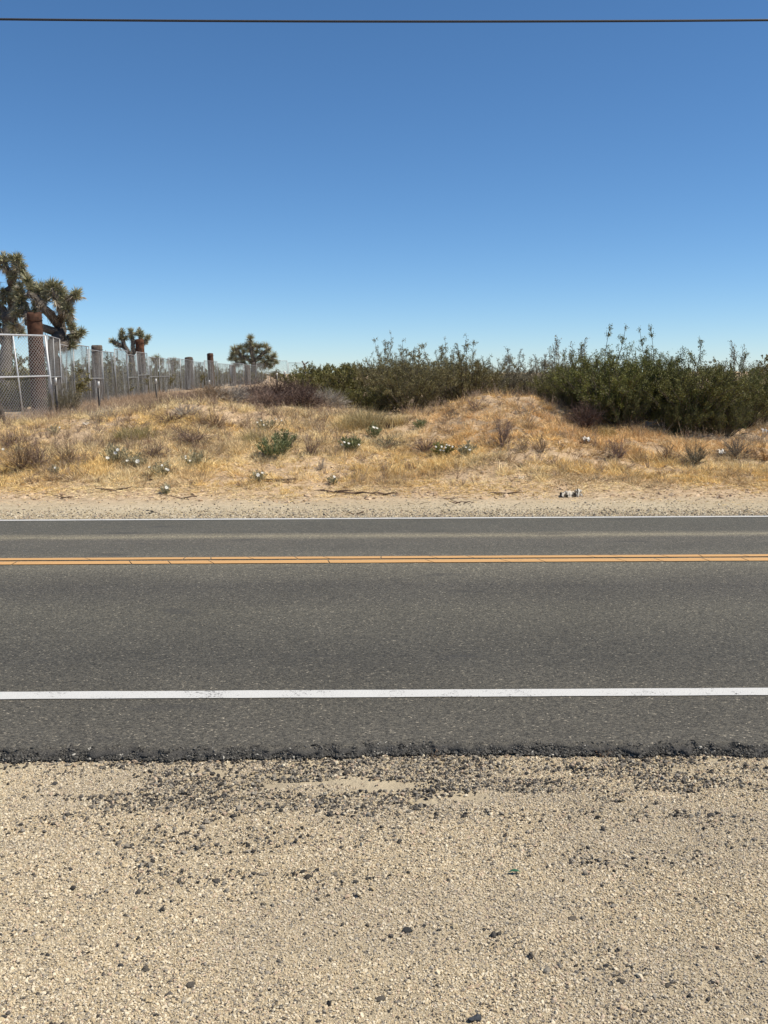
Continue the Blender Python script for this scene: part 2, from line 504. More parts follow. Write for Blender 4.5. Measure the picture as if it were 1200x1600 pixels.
# ------------------------------------------------------------------ gravel (geometry nodes: stones on points)
def pebble_object(name, pts, size, color, label, seed):
    n = len(pts); rng = np.random.default_rng(seed)
    me = bpy.data.meshes.new(name)
    me.vertices.add(n); me.vertices.foreach_set('co', np.asarray(pts, np.float32).ravel())
    s = size[:, None] * np.stack([rng.uniform(.8, 1.35, n), rng.uniform(.7, 1.1, n), rng.uniform(.45, .8, n)], 1)
    r = np.stack([rng.normal(0, .35, n), rng.normal(0, .35, n), rng.uniform(0, 6.28, n)], 1)
    me.attributes.new('sc', 'FLOAT_VECTOR', 'POINT').data.foreach_set('vector', s.astype(np.float32).ravel())
    me.attributes.new('rot', 'FLOAT_VECTOR', 'POINT').data.foreach_set('vector', r.astype(np.float32).ravel())
    me.attributes.new('vid', 'INT', 'POINT').data.foreach_set('value', rng.integers(0, 5, n).astype(np.int32))
    me.attributes.new('Col', 'FLOAT_COLOR', 'POINT').data.foreach_set('color', np.concatenate([color, np.ones((n, 1))], 1).astype(np.float32).ravel())
    o = mkobj(name, me)
    ng = bpy.data.node_groups.new(name, 'GeometryNodeTree')
    ng.interface.new_socket('Geometry', in_out='INPUT', socket_type='NodeSocketGeometry')
    ng.interface.new_socket('Geometry', in_out='OUTPUT', socket_type='NodeSocketGeometry')
    N = ng.nodes; Lk = ng.links.new
    gi = N.new('NodeGroupInput'); go = N.new('NodeGroupOutput')
    join = N.new('GeometryNodeGeometryToInstance')
    for k in range(5):
        ico = N.new('GeometryNodeMeshIcoSphere'); ico.inputs['Radius'].default_value = .5; ico.inputs['Subdivisions'].default_value = 2
        sp = N.new('GeometryNodeSetPosition')
        nz = N.new('ShaderNodeTexNoise'); nz.noise_dimensions = '4D'; nz.inputs['W'].default_value = k * 7.3 + seed; nz.inputs['Scale'].default_value = 1.6; nz.inputs['Detail'].default_value = 1
        sub = N.new('ShaderNodeVectorMath'); sub.operation = 'SUBTRACT'; sub.inputs[1].default_value = (.5, .5, .5)
        sc = N.new('ShaderNodeVectorMath'); sc.operation = 'SCALE'; sc.inputs['Scale'].default_value = 1.25
        Lk(nz.outputs['Color'], sub.inputs[0]); Lk(sub.outputs[0], sc.inputs[0]); Lk(sc.outputs[0], sp.inputs['Offset'])
        Lk(ico.outputs['Mesh'], sp.inputs['Geometry'])
        sm = N.new('GeometryNodeSetMaterial'); sm.inputs['Material'].default_value = M['pebble']
        Lk(sp.outputs[0], sm.inputs['Geometry']); Lk(sm.outputs[0], join.inputs[0])
    iop = N.new('GeometryNodeInstanceOnPoints'); iop.inputs['Pick Instance'].default_value = True
    def named(nm, dt):
        q = N.new('GeometryNodeInputNamedAttribute'); q.data_type = dt; q.inputs['Name'].default_value = nm
        return q.outputs['Attribute']
    Lk(gi.outputs[0], iop.inputs['Points']); Lk(join.outputs[0], iop.inputs['Instance'])
    Lk(named('vid', 'INT'), iop.inputs['Instance Index'])
    e2r = N.new('FunctionNodeEulerToRotation'); Lk(named('rot', 'FLOAT_VECTOR'), e2r.inputs[0]); Lk(e2r.outputs[0], iop.inputs['Rotation'])
    Lk(named('sc', 'FLOAT_VECTOR'), iop.inputs['Scale'])
    Lk(iop.outputs[0], go.inputs[0])
    md = o.modifiers.new('stones', 'NODES'); md.node_group = ng
    return tag(o, label, 'gravel', kind='stuff')

def stone_cols(rng, n, w):
    """w: shares of pale quartz, tan, pinkish, grey, dark"""
    pal = [((.52, .45, .32), (.62, .54, .40)), ((.40, .32, .20), (.50, .41, .27)), ((.40, .30, .21), (.48, .37, .27)), ((.19, .165, .13), (.31, .275, .22)), ((.040, .036, .031), (.10, .089, .076))]
    k = rng.choice(5, n, p=np.array(w) / sum(w))
    lo = np.array([p[0] for p in pal])[k]; hi = np.array([p[1] for p in pal])[k]
    t = rng.random((n, 1))
    return lo * (1 - t) + hi * t, k

rng = np.random.default_rng(11)
n = 640000
x = rng.uniform(-2.5, 2.5, n); y = 1.8 + (ROAD_NEAR - 1.8) * rng.random(n)
keep = (np.abs(x) < .52 * y + .35) & (rng.random(n) < .45 + .8 * fbm(x * 2.2, y * 2.2, 91)) & ((fbm(x * 1.6, y * 3.2, 97) < .66) | (y < 3.55))
x = x[keep]; y = y[keep]; n = len(x)
tone = fbm(x * 1.1, y * 2.4, 92, 3)
c, k = stone_cols(rng, n, (.38, .32, .06, .17, .07))
c = c * np.array([1.14, 1.13, 1.13])
gr = sstep(.46, .62, tone)[:, None] * .30
c = c * (1 - gr) + np.array([.33, .29, .235]) * rng.uniform(.6, 1.5, (n, 1)) * gr
sz = np.clip(rng.lognormal(math.log(.0041), .38, n), .0022, .012)
pebble_object('gravel', np.stack([x, y, H(x, y) + sz * .22], 1), sz, c, 'pale tan gravel covering the near road shoulder', 3)

# dark crumbs of asphalt and grey stone, thickest along the broken edge
n = 130000
x = rng.uniform(-2.5, 2.5, n); y = 1.8 + (ROAD_NEAR + .02 - 1.8) * rng.random(n)
dist = ROAD_NEAR - y
clump = fbm(x * 3.2, y * 6.5, 95, 4); cl2 = fbm(x * 1.0, y * 2.5, 94, 3)
p = np.exp(-np.maximum(dist, 0) / .15) * (.30 + 1.2 * sstep(.36, .56, clump)) + np.exp(-((dist - .36) / .20) ** 2) * sstep(.42, .60, clump) * 1.0 + np.exp(-((dist - .95) / .25) ** 2) * sstep(.42, .62, clump) * sstep(.36, .56, cl2) * .38 + .006 + .06 * sstep(.50, .68, clump)
keep = (rng.random(n) < p) & (np.abs(x) < .52 * y + .35)
x = x[keep]; y = y[keep]; n = len(x)
c, k = stone_cols(rng, n, (.07, .07, .05, .42, .39))
sz = np.clip(rng.lognormal(math.log(.0072), .42, n), .0035, .020)
pebble_object('asphalt_crumbs', np.stack([x, y, H(x, y) + sz * .30 + .0012], 1), sz, c, 'dark asphalt crumbs and grey stones along the near broken road edge', 8)

n = 15000
x = rng.uniform(-2.6, 2.6, n); u = rng.beta(1.3, 2.2, n)
dy = -.036 + .056 * u
y = edge_y(x) + dy
z = road_z(y) + np.interp(dy, [-.045, -.02, .01, .06], [-.050, -.030, -.004, .001])
sz = np.clip(rng.lognormal(math.log(.0070), .42, n), .0035, .018)
tn = rng.random((n, 1)); c = np.array([.036, .034, .031]) * (1 - tn) + np.array([.150, .140, .122]) * tn
pl_ = rng.random(n) < .02; c[pl_] = (.45, .42, .36)
pebble_object('broken_asphalt', np.stack([x, y, z], 1), sz, c, 'loose black asphalt grains along the ragged near edge of the road', 27)

n = 46000
x = rng.uniform(-7, 7, n); y = 11.47 + rng.exponential(.34, n)
keep = (y < 13.6) & (rng.random(n) < .3 + fbm(x * 1.4, y * 3, 96))
x = x[keep]; y = y[keep]; n = len(x)
c, k = stone_cols(rng, n, (.26, .36, .08, .20, .10))
sz = np.clip(rng.lognormal(math.log(.0135), .36, n), .006, .035)
pebble_object('verge_gravel', np.stack([x, y, H(x, y) + sz * .12], 1), sz, c, 'grey and tan gravel strip beyond the far white line', 12)

# ------------------------------------------------------------------ dry grass on the bank
def front_y(x):
    return 13.5 + .7 * (fbm(x * .7, x * 0, 101) - .5) + .4 * (fbm(x * 3.5, x * 0, 102) - .5)

def cover(x, y):
    """share of the bank covered by grass"""
    patch = fbm(x * .9, y * 1.1, 103, 4)
    d = sstep(-.15, .6, y - front_y(x)) * (.16 + .84 * sstep(.37, .52, patch + .10 * (1 - sstep(.5, 2.0, y - front_y(x)))))
    d *= 1 - .8 * sstep(18.4, 20.2, y)
    bare = (np.exp(-(((x - 1.45) / .8) ** 2 + ((y - 14.4) / .45) ** 2)) * .8 + np.exp(-(((x - 2.0) / 1.0) ** 2 + ((y - 17.2) / .8) ** 2)) * .6
            + np.exp(-(((x + 5.6) / 1.6) ** 2 + ((y - 17.6) / 1.0) ** 2)) * .75 + np.exp(-(((x + .3) / .9) ** 2 + ((y - 15.6) / .3) ** 2)) * .6 + np.exp(-(((x + 1.6) / .45) ** 2 + ((y - 14.0) / .2) ** 2)) * .9)
    return d * np.clip(1 - bare, 0, 1)

def grass_colour(rng, x, y):
    n = len(x)
    q = fbm(x * .55 + 9, y * .8, 107, 3); q2 = fbm(x * 1.5, y * 1.9, 108, 3)
    gold = np.array([.88, .66, .30]); pale = np.array([.90, .735, .42]); rusty = np.array([.82, .52, .23]); grey = np.array([.62, .46, .27])
    w1 = sstep(.42, .62, q)[:, None]; w2 = sstep(.52, .66, q2)[:, None]
    mound = sstep(.3, 1.2, x)[:, None] * sstep(15.2, 16.4, y)[:, None]
    c = gold * (1 - w1) + pale * w1
    c = c * (1 - .6 * w2) + grey * .6 * w2
    return c * (1 - .5 * mound) + rusty * .5 * mound

def grass():
    rng = np.random.default_rng(21)
    mb = MB()
    # tufts: blades springing out of common roots
    t = 42000
    tx = rng.uniform(-10, 10, t); ty = 13.0 + 8.5 * rng.random(t) ** 1.35
    keep = (rng.random(t) < cover(tx, ty)) & (np.abs(tx) < ty * .40 + 1.2)
    tx = tx[keep]; ty = ty[keep]; t = len(tx)
    ts = np.clip(rng.lognormal(-.22, .48, t), .35, 2.4) * (.36 + .58 * sstep(0, 1.4, ty - front_y(tx)))
    tc = grass_colour(rng, tx, ty) * rng.uniform(.70, 1.18, (t, 1))
    br = rng.random(t) < .13
    tc[br] = tint(rng, int(br.sum()), (.26, .18, .11), (.40, .29, .18))
    tl = rng.normal(0, .38, (t, 2))
    per = np.clip((26 * ts).astype(int), 8, 46)
    i = np.repeat(np.arange(t), per); n = len(i)
    a = rng.uniform(0, 6.283, n); r = np.sqrt(rng.random(n))
    ox = np.cos(a) * r; oy = np.sin(a) * r
    x = tx[i] + ox * .045 * ts[i]; y = ty[i] + oy * .045 * ts[i]
    d = norm(np.stack([ox * 1.0 + tl[i, 0] + rng.normal(0, .35, n), oy * 1.0 + tl[i, 1] + rng.normal(0, .35, n), np.full(n, .85)], 1))
    L = .105 * ts[i] * rng.uniform(.45, 1.25, n)
    c = tc[i] * rng.uniform(.75, 1.25, (n, 1))
    b = np.stack([x, y, H(x, y) - .008], 1)
    bend = rng.normal(0, .025, (n, 3)); bend[:, 2] = -np.abs(bend[:, 2]) * 1.4
    h = rng.random(n) < .30
    mb.blades(b[~h], d[~h], L[~h], rng.uniform(.004, .011, n)[~h], c[~h], None, rng)
    mb.blades(b[h], d[h], L[h] * 1.2, rng.uniform(.004, .007, n)[h], c[h], bend[h], rng)
    # thatch: straw lying every way between the tufts and thinly over the sand in front
    m = 190000
    x = rng.uniform(-10, 10, m); y = 12.5 + 8.0 * rng.random(m) ** 1.2
    keep = (np.abs(x) < y * .40 + 1.2) & (rng.random(m) < np.clip(.10 + .9 * cover(x, y + .25), 0, 1) * sstep(-1.1, .3, y - front_y(x)))
    x = x[keep]; y = y[keep]; m = len(x)
    d = sphere_dirs(rng, m, -.05, .30)
    c = grass_colour(rng, x, y) * rng.uniform(.6, 1.15, (m, 1))
    dk = rng.random(m) < .15
    c[dk] = tint(rng, int(dk.sum()), (.13, .09, .06), (.26, .19, .12))
    mb.blades(np.stack([x, y, H(x, y) + .008], 1), d, rng.uniform(.03, .13, m), rng.uniform(.005, .010, m), c, None, rng)
    o = mkobj('dry_grass', mb.mesh('dry_grass', M['grass']))
    tag(o, 'short golden dry grass covering the bank beyond the road', 'grass', kind='stuff')
grass()

# fine dead weeds standing all over the left half of the bank, thinner on the right
def weeds():
    rng = np.random.default_rng(31)
    mb = MB(); t = 2600
    tx = rng.uniform(-9, 9, t); ty = 14.0 + 6.3 * rng.random(t)
    w = fbm(tx * .8, ty * 1.0, 121, 3)
    keep = (rng.random(t) < sstep(.42, .62, w) * np.where(tx < -.5, 1, .45) * sstep(.2, 1.2, ty - front_y(tx))) & (np.abs(tx) < ty * .40 + 1)
    tx = tx[keep]; ty = ty[keep]; t = len(tx)
    fy = rng.uniform(19.2, 46, 1500)
    fx = np.interp(fy, [19, 22.2, 27.2, 32.2, 37.2, 43.3, 47], [-8.4, -7.8, -8.9, -9.5, -10.0, -10.7, -11.1]) + rng.uniform(-.6, 2.6, 1500)
    tx = np.concatenate([tx, fx]); ty = np.concatenate([ty, fy]); t = len(tx)
    hgt = rng.uniform(.14, .38, t) * (.6 + .4 * sstep(14, 16, ty))
    base = np.stack([tx, ty, H(tx, ty) - .01], 1)
    pal = tint(rng, t, (.24, .17, .12), (.46, .35, .24))
    per = 16; i = np.repeat(np.arange(t), per); n = len(i)
    d = norm(np.stack([rng.normal(0, .42, n), rng.normal(0, .42, n), np.ones(n)], 1))
    L = hgt[i] * rng.uniform(.5, 1.1, n)
    mb.blades(base[i], d, L, .0055, pal[i] * rng.uniform(.7, 1.25, (n, 1)), None, rng)
    j = rng.integers(0, n, n * 2)
    p = base[i][j] + d[j] * L[j][:, None] * rng.uniform(.35, .95, (n * 2, 1))
    d2 = norm(d[j] + rng.normal(0, .6, (n * 2, 3)))
    mb.blades(p, d2, rng.uniform(.02, .075, n * 2), .005, pal[i][j] * rng.uniform(.8, 1.35, (n * 2, 1)), None, rng)
    tag(mkobj('dead_weeds', mb.mesh('dead_weeds', M['twig'])), 'fine brown dead weeds standing through the dry grass', 'weeds', kind='stuff')
weeds()

# crumbling lumps of earth where the bank has slipped
rng = np.random.default_rng(41)
n = 16000
x = rng.uniform(-8.5, 8.5, n); y = 12.9 + 6.5 * rng.random(n) ** 1.6
cv = cover(x, y)
ledge = np.exp(-((y - front_y(x) + .12) / .22) ** 2)
keep = rng.random(n) < np.clip(.55 * ledge + .35 * (1 - cv) * sstep(-.2, .4, y - front_y(x)), 0, 1) * (.2 + 1.2 * sstep(.4, .6, fbm(x * 2, y * 2, 131, 3)))
x = x[keep]; y = y[keep]; n = len(x)
sz = np.clip(rng.lognormal(math.log(.030), .5, n), .010, .11)
pebble_object('earth_lumps', np.stack([x, y, H(x, y) - sz * .05], 1), sz, tint(rng, n, (.38, .265, .165), (.56, .42, .28), .12), 'tan earth lumps along the foot of the grassy bank', 19)

# ------------------------------------------------------------------ shrubs
def shrub_meshes(seed, W, Ht, stems, leaf_n, leaf_size, leaf_lo, leaf_hi, bark=(.105, .088, .066), tall=0, spread=1.0, flat=.75, low=.12):
    """many stems from one root crown, twigs along them, leaves clustered on the twigs"""
    rng = np.random.default_rng(seed); rnd = random.Random(seed)
    st = MB(); P = []; D = []; SH = []
    for s in range(stems + tall):
        az = rnd.uniform(0, 6.283)
        t = (s + rnd.random()) / stems if s < stems else rnd.uniform(0, .3)
        ang = math.sqrt(t) * 1.32 * spread if s < stems else rnd.uniform(0, .42)
        rr = W * .5 * math.sin(ang) * rnd.uniform(.65, 1.15)
        zz = Ht * (math.cos(ang) ** flat) * rnd.uniform(.78, 1.02) if s < stems else Ht * rnd.uniform(1.08, 1.38)
        zz = max(zz, Ht * low)
        end = Vector((math.cos(az) * rr, math.sin(az) * rr, zz))
        b0 = Vector((math.cos(az), math.sin(az), 0)) * (W * .07 * math.sqrt(t)); b0.z = -.06
        mid = b0.lerp(end, .5) + Vector((rnd.gauss(0, .06), rnd.gauss(0, .06), .10 * Ht * rnd.random()))
        pts = [b0, b0.lerp(mid, .5) + Vector((rnd.gauss(0, .02), rnd.gauss(0, .02), 0)), mid, mid.lerp(end, .55) + Vector((rnd.gauss(0, .03), rnd.gauss(0, .03), .03)), end]
        g = rnd.uniform(.75, 1.3)
        st.tube(pts, [.011, .009, .007, .005, .003], tuple(v * g for v in bark), 4, False)
        sparse = s >= stems
        for k in range(6 if not sparse else 7):
            u = (rnd.uniform(.35, 1.0) if t < .55 else rnd.uniform(.16, 1.0)) if not sparse else rnd.uniform(.62, 1) ** .8
            i = min(3, int(u * 4)); p = pts[i].lerp(pts[i + 1], u * 4 - i)
            dv = Vector((rnd.gauss(0, 1), rnd.gauss(0, 1), rnd.gauss(.55, .6))).normalized()
            dv = (dv + (end - b0).normalized() * .8).normalized()
            L = rnd.uniform(.12, .34) * (Ht / 1.6) ** .5 * (1 if not sparse else .5)
            q = p + dv * L
            st.tube([p, p.lerp(q, .5) + Vector((0, 0, .012)), q], [.005, .004, .002], tuple(v * g for v in bark), 3, False)
            m = max(2, int(leaf_n / ((stems + tall) * 6) * (1 if not sparse else .55)))
            tt = rng.random(m)[:, None] ** .7
            P.append(np.array(p) * (1 - tt) + np.array(q) * tt + rng.normal(0, .022, (m, 3)))
            D.append(norm(np.array(dv) + rng.normal(0, .75, (m, 3))))
            SH.append(np.full(m, rnd.uniform(.75, 1.3)))
    P = np.concatenate(P); D = np.concatenate(D); SH = np.concatenate(SH)
    keep = P[:, 2] > .01; P = P[keep]; D = D[keep]; SH = SH[keep]
    fo = MB(); m = len(P)
    fo.leaves(P, D, rng.uniform(.7, 1.3, m) * leaf_size, rng.uniform(.28, .5, m) * leaf_size, np.clip(tint(rng, m, leaf_lo, leaf_hi, .15) * SH[:, None], 0, 1), rng)
    return st.mesh('stems', M['twig']), fo.mesh('foliage', M['foliage'])

OLIVE = ((.085, .074, .028), (.260, .225, .090))
GREEN = ((.056, .064, .014), (.225, .225, .055))
GREY = ((.115, .100, .062), (.250, .220, .140))
SHRUB = {
    'big': shrub_meshes(1, 2.5, 1.35, 125, 46000, .033, *GREEN, tall=2, flat=.50, low=.06),
    'big2': shrub_meshes(2, 2.6, 1.25, 125, 46000, .033, (.060, .064, .018), (.230, .220, .062), tall=3, flat=.45, low=.06),
    'mid': shrub_meshes(3, 2.6, 1.55, 110, 30000, .036, *OLIVE, tall=6, flat=.5, low=.06),
    'mid2': shrub_meshes(4, 2.6, 1.45, 105, 26000, .036, *GREY, tall=5, flat=.5, low=.06),
    'thin': shrub_meshes(5, 2.0, 1.30, 40, 4600, .044, *GREY, tall=5, spread=.8),
    'low': shrub_meshes(6, 2.6, 1.05, 80, 19000, .055, (.085, .082, .022), (.215, .195, .060), flat=.45, low=.05),
    'skirt': shrub_meshes(8, 2.4, .85, 95, 22000, .034, (.048, .052, .013), (.17, .165, .045), flat=.35, low=.05),
    'far': shrub_meshes(7, 2.8, 1.5, 40, 4600, .11, *OLIVE, tall=3, flat=.5, low=.04),
}

def place(name, key_meshes, label, cat, loc, rz=0, sc=1.0, group=None, names=('stems', 'foliage'), kinds=(None, None)):
    t = thing(name, label, cat, loc, rz, group, sc)
    for nm, me in zip(names, key_meshes):
        mkobj(nm, me, t)
    return t

rs = random.Random(77)
def bush(kind, px, Y, label, sc=1.0, z=None, rz=None, group='creosote bushes on the bank', name='creosote_bush', dz=-.03):
    x = col_x(px, Y)
    g = Hs(x, Y) if z is None else z
    return place(name, SHRUB[kind], label, 'bush', (x, Y, g + dz), rs.uniform(0, 6.28) if rz is None else rz, sc, group)

bush('big', 950, 18.2, 'large dark green creosote bush above the brown shrub on the right mound', (1.0, .9, .98), rz=.4)
bush('big2', 1075, 18.0, 'large dense creosote bush right of centre of the right-hand thicket', (1.0, .9, .98), rz=2.1)
bush('big', 1015, 18.9, 'tall dark creosote bush at the peak of the right-hand thicket', (.9, .85, 1.0), rz=3.3)
bush('big2', 1150, 18.5, 'dense bush at the right end of the right-hand thicket', (.75, .75, .88), rz=.9)
bush('big', 1215, 20.0, 'creosote bush cut off by the right edge of the picture', (.85, .85, 1.0), rz=5)
bush('big2', 895, 19.6, 'olive bush at the left end of the right-hand thicket', (.7, .7, .85), rz=1.6)
bush('skirt', 975, 17.75, 'low dark growth at the foot of the right-hand thicket beside the brown shrub', (.62, .45, .80), rz=.3)
bush('skirt', 1062, 17.5, 'low dark growth at the middle foot of the right-hand thicket', (.62, .45, .72), rz=1.7)
bush('skirt', 1130, 17.7, 'low dark growth at the right foot of the thicket above the bleached branches', (.55, .45, .75), rz=3.1)
bush('skirt', 905, 18.4, 'low dark growth at the left foot of the right-hand thicket', (.5, .4, .75), rz=4.1)
bush('thin', 900, 21.5, 'sparse grey bush with thin sprigs rising left of the right-hand thicket', (1.0, 1.0, 1.0), rz=1)
bush('thin', 1010, 20.6, 'sparse sprigs topping the dark bush peak at right', (.6, .6, .92), rz=2.4)
bush('thin', 1150, 22.5, 'sparse sprigs rising above the thicket near the right edge', (.9, .9, 1.0), rz=4)
bush('thin', 870, 24.5, 'thin hazy bush with tall sprigs beside the middle thicket', (1, 1, 1.1), rz=5.2)
bush('mid', 640, 20.9, 'dark creosote bush at the centre above the pale grass clump', (.9, .7, .78), rz=.2)
bush('mid', 728, 22.4, 'tallest creosote bush in the middle thicket', (1.0, .9, .86), rz=2)
bush('mid', 688, 24.6, 'creosote bush between the centre bush and the tallest one', (1.0, .9, .90), rz=4.2)
bush('mid2', 795, 23.6, 'grey-green creosote bush in the middle thicket right of its tallest bush', (1.0, .95, .86), rz=1.1)
bush('mid2', 850, 22.6, 'grey creosote bush at the right end of the middle thicket', (.95, .85, .76), rz=4.4)
bush('mid', 605, 26.0, 'upright creosote bush at the left end of the middle thicket', (.75, .75, 1.0), rz=3.7)
bush('low', 510, 30.0, 'low yellow-green bush right of the fence end', (1.15, .95, 1.22), rz=.5)
bush('low', 562, 27.5, 'low olive bush between the yellow-green bush and the middle thicket', (1.1, 1.0, 1.18), rz=2.5)
bush('low', 525, 22.8, 'small dark bush behind the right end of the dead brush pile', (.50, .42, .55), rz=2.9)
bush('low', 590, 21.6, 'dark low bush just behind the pale clump of tall grass', (.65, .55, .62), rz=1.9)
bush('mid2', 104, 22.0, 'grey-green shrub growing at the foot of the fence beside the nearest panel', (.40, .35, .50), rz=1.2)

# shrubs of the flats far beyond the fence, the same from here
far_spots = []
for i in range(105):
    px = rs.uniform(-60, 400)
    yf = float(np.interp(px, [-60, 80, 119, 165, 203, 235, 266, 305, 342, 402], [23, 24, 29, 34, 39, 45, 53, 63, 74, 90]))
    far_spots.append((px, yf + 3.0 + rs.random() ** 1.8 * 24, rs.uniform(.55, .95)))
for i in range(60): far_spots.append((rs.uniform(-60, 640), rs.uniform(105, 260), rs.uniform(.7, 1.1)))
for i in range(12): far_spots.append((rs.uniform(600, 1260), rs.uniform(40, 140), rs.uniform(.8, 1.3)))
for px, Y, sc_ in far_spots:
    x = col_x(px, Y)
    zone = [z for lim, z in ((80, 'behind the nearest bright fence panel'), (150, 'seen through the fence left of the first grey-brown post'), (225, 'through the fence between grey-brown and rusty-topped posts'),
                             (298, 'through the fence between rusty-topped and dark grey posts'), (345, 'seen through the fence around the thin rusty post'), (430, 'behind the far fence end below the round Joshua tree'),
                             (640, 'on the horizon between the fence end and the middle thicket'), (9999, 'on the flats behind the thickets on the right')) if px < lim][0]
    dist = 'distant olive desert shrub ' if Y > 100 else 'olive desert shrub '
    place('desert_shrub', SHRUB['far'], dist + zone, 'bush', (x, Y, Hs(x, Y) - .05), rs.uniform(0, 6.28), sc_, dist.strip() + 's ' + zone)

# ------------------------------------------------------------------ dead brush, weeds, flowers
def brush_mesh(seed, W, Ht, n, lo, hi, width=.005, droop=0.0, upright=.35, lmin=.25):
    """a dead shrub: twigs fanning out of one root, forking twice"""
    rng = np.random.default_rng(seed)
    mb = MB()
    k = max(8, n // 14)
    d = norm(np.concatenate([rng.normal(0, 1, (k, 2)), np.abs(rng.normal(upright * 2, .45, (k, 1)))], 1))
    env = np.stack([d[:, 0] * W * .5, d[:, 1] * W * .5, d[:, 2] * Ht], 1)
    L = np.linalg.norm(env, axis=1) * rng.uniform(.6, 1.05, k); d = norm(env)
    b = rng.normal(0, W * .05, (k, 3)); b[:, 2] = -.02
    mb.blades(b, d, L, width * 1.6, tint(rng, k, lo, hi), rng.normal(0, .04, (k, 3)), rng)
    for gen, (m, f) in enumerate(((n // 3, .55), (n, .3))):
        i = rng.integers(0, k, m); t = rng.uniform(.25, .98, (m, 1))
        p = b[i] + d[i] * L[i][:, None] * t
        d2 = norm(d[i] + rng.normal(0, .55, (m, 3)) + [0, 0, -droop])
        mb.blades(p, d2, rng.uniform(lmin, 1, m) * f * Ht, width * (1, .75)[gen], tint(rng, m, lo, hi, .3), None, rng)
    v = np.concatenate(mb.v)
    return mb.mesh('twigs', M['twig'])

def straw_mesh(seed, W, Ht, n, lo, hi, width=.006, lean=.25, mat='grass'):
    rng = np.random.default_rng(seed); mb = MB()
    a = rng.uniform(0, 6.28, n); r = np.sqrt(rng.random(n)) * W * .5
    b = np.stack([np.cos(a) * r, np.sin(a) * r, np.full(n, -.02)], 1)
    d = norm(np.stack([b[:, 0] / W * lean * 4 + rng.normal(0, lean, n), b[:, 1] / W * lean * 4 + rng.normal(0, lean, n), np.ones(n)], 1))
    bend = rng.normal(0, Ht * .12, (n, 3)); bend[:, 2] = -np.abs(bend[:, 2])
    mb.blades(b, d, rng.uniform(.45, 1.05, n) * Ht * (1 - .4 * (r / (W * .5)) ** 2), width, tint(rng, n, lo, hi, .2), bend, rng)
    return mb.mesh('blades', M[mat])

PURPLE = ((.135, .090, .075), (.30, .215, .165))
BROWN = ((.17, .115, .07), (.36, .26, .165))
ASH = ((.24, .21, .175), (.46, .41, .34))
DARKB = ((.075, .050, .040), (.19, .125, .095))

def dead(px, py, W, Ht, n, pal, label, name='dead_shrub', cat='shrub', group='dead shrubs on the bank', Y=None, width=.0055, upright=.35, droop=0.0, dz=0.0):
    p = on(px, py) if Y is None else Vector((col_x(px, Y), Y, 0))
    p.z = Hs(p.x, p.y) + dz
    t = thing(name, label, cat, p, rs.uniform(0, 6.28), group)
    mkobj('twigs', brush_mesh(rs.randint(0, 10 ** 6), W, Ht, n, pal[0], pal[1], width, droop, upright), t)
    return t

dead(912, 668, .85, .55, 1600, DARKB, 'dark brown dead shrub at the left foot of the right-hand thicket', upright=.6, width=.006)
dead(35, 735, .75, .62, 900, BROWN, 'brown twiggy shrub at the left edge below the fence')
dead(62, 728, .6, .55, 700, PURPLE, 'purple-brown twiggy shrub beside the brown one at the left edge')
dead(108, 728, .55, .55, 600, BROWN, 'tall brown twigs left of the white-flowered clump with a dark root')
dead(18, 700, .7, .5, 700, PURPLE, 'greyish twigs under the leaning post at the left edge')
dead(240, 715, .75, .3, 900, PURPLE, 'low purple-brown shrub right of the dark flower clump')
dead(300, 690, 1.0, .42, 1100, PURPLE, 'wide brown weed patch above the grass left of the green clump')
dead(335, 668, .9, .45, 900, BROWN, 'brown weeds below the dead brush pile')
dead(265, 660, .9, .30, 1000, DARKB, 'dark flattened tumbleweed left of the brush pile')
dead(290, 648, .7, .3, 800, ASH, 'ashy grey twigs beside the dark flattened tumbleweed')
dead(215, 632, 1.1, .36, 900, BROWN, 'brown weeds at the foot of the fence left of the T-post', Y=20.5)
dead(170, 650, .9, .25, 600, ASH, 'pale dry twigs on the bare earth below the fence')
dead(130, 640, 1.0, .34, 800, ASH, 'grey dry twigs around the shrub at the fence foot', Y=20.2)
dead(485, 712, .42, .40, 420, PURPLE, 'upright purple stalks right of the bright green clump')
dead(500, 735, .25, .22, 220, ASH, 'small ashy stalks below the purple stalks')
dead(605, 700, .75, .34, 900, ((.10, .095, .065), (.26, .23, .15)), 'grey-green twiggy weed right of the flowering green clump')
dead(665, 705, .55, .30, 650, PURPLE, 'greyish weed left of the yellowish flower clump')
dead(612, 668, .5, .18, 500, DARKB, 'low dark red-brown twigs left of the small green weed')
dead(640, 735, .30, .22, 60, BROWN, 'bare forked twigs on the sandy patch in the middle')
dead(785, 698, .45, .62, 420, PURPLE, 'tall purple-brown stalks on the slope of the right mound')
dead(745, 640, .5, .25, 500, PURPLE, 'purple-brown twigs on top of the right mound')
dead(690, 632, .7, .25, 700, ASH, 'ashy twigs on the left shoulder of the right mound')
dead(820, 705, .25, .28, 240, BROWN, 'small brown weed left of the white rag, nearer the mound')
dead(848, 708, .22, .36, 240, BROWN, 'thin brown weed between the small weed and the white rag')
dead(965, 715, .45, .36, 700, PURPLE, 'round purple-brown weed right of the white rag')
dead(1040, 720, .6, .36, 700, BROWN, 'brown twiggy weed below the pale fallen branches at right')
dead(1085, 725, .6, .42, 900, ((.085, .085, .06), (.23, .20, .14)), 'grey-green twiggy shrub in front of the right-hand thicket')
dead(1150, 715, .75, .48, 1100, ((.11, .095, .075), (.27, .22, .165)), 'grey-brown twiggy shrub near the right edge by the white rubbish')
dead(1100, 662, .95, .40, 420, ASH, 'bleached bare branches under the large dense creosote bush', width=.014, upright=.45)
dead(1180, 690, .8, .25, 700, ASH, 'bleached twig litter at the right edge')
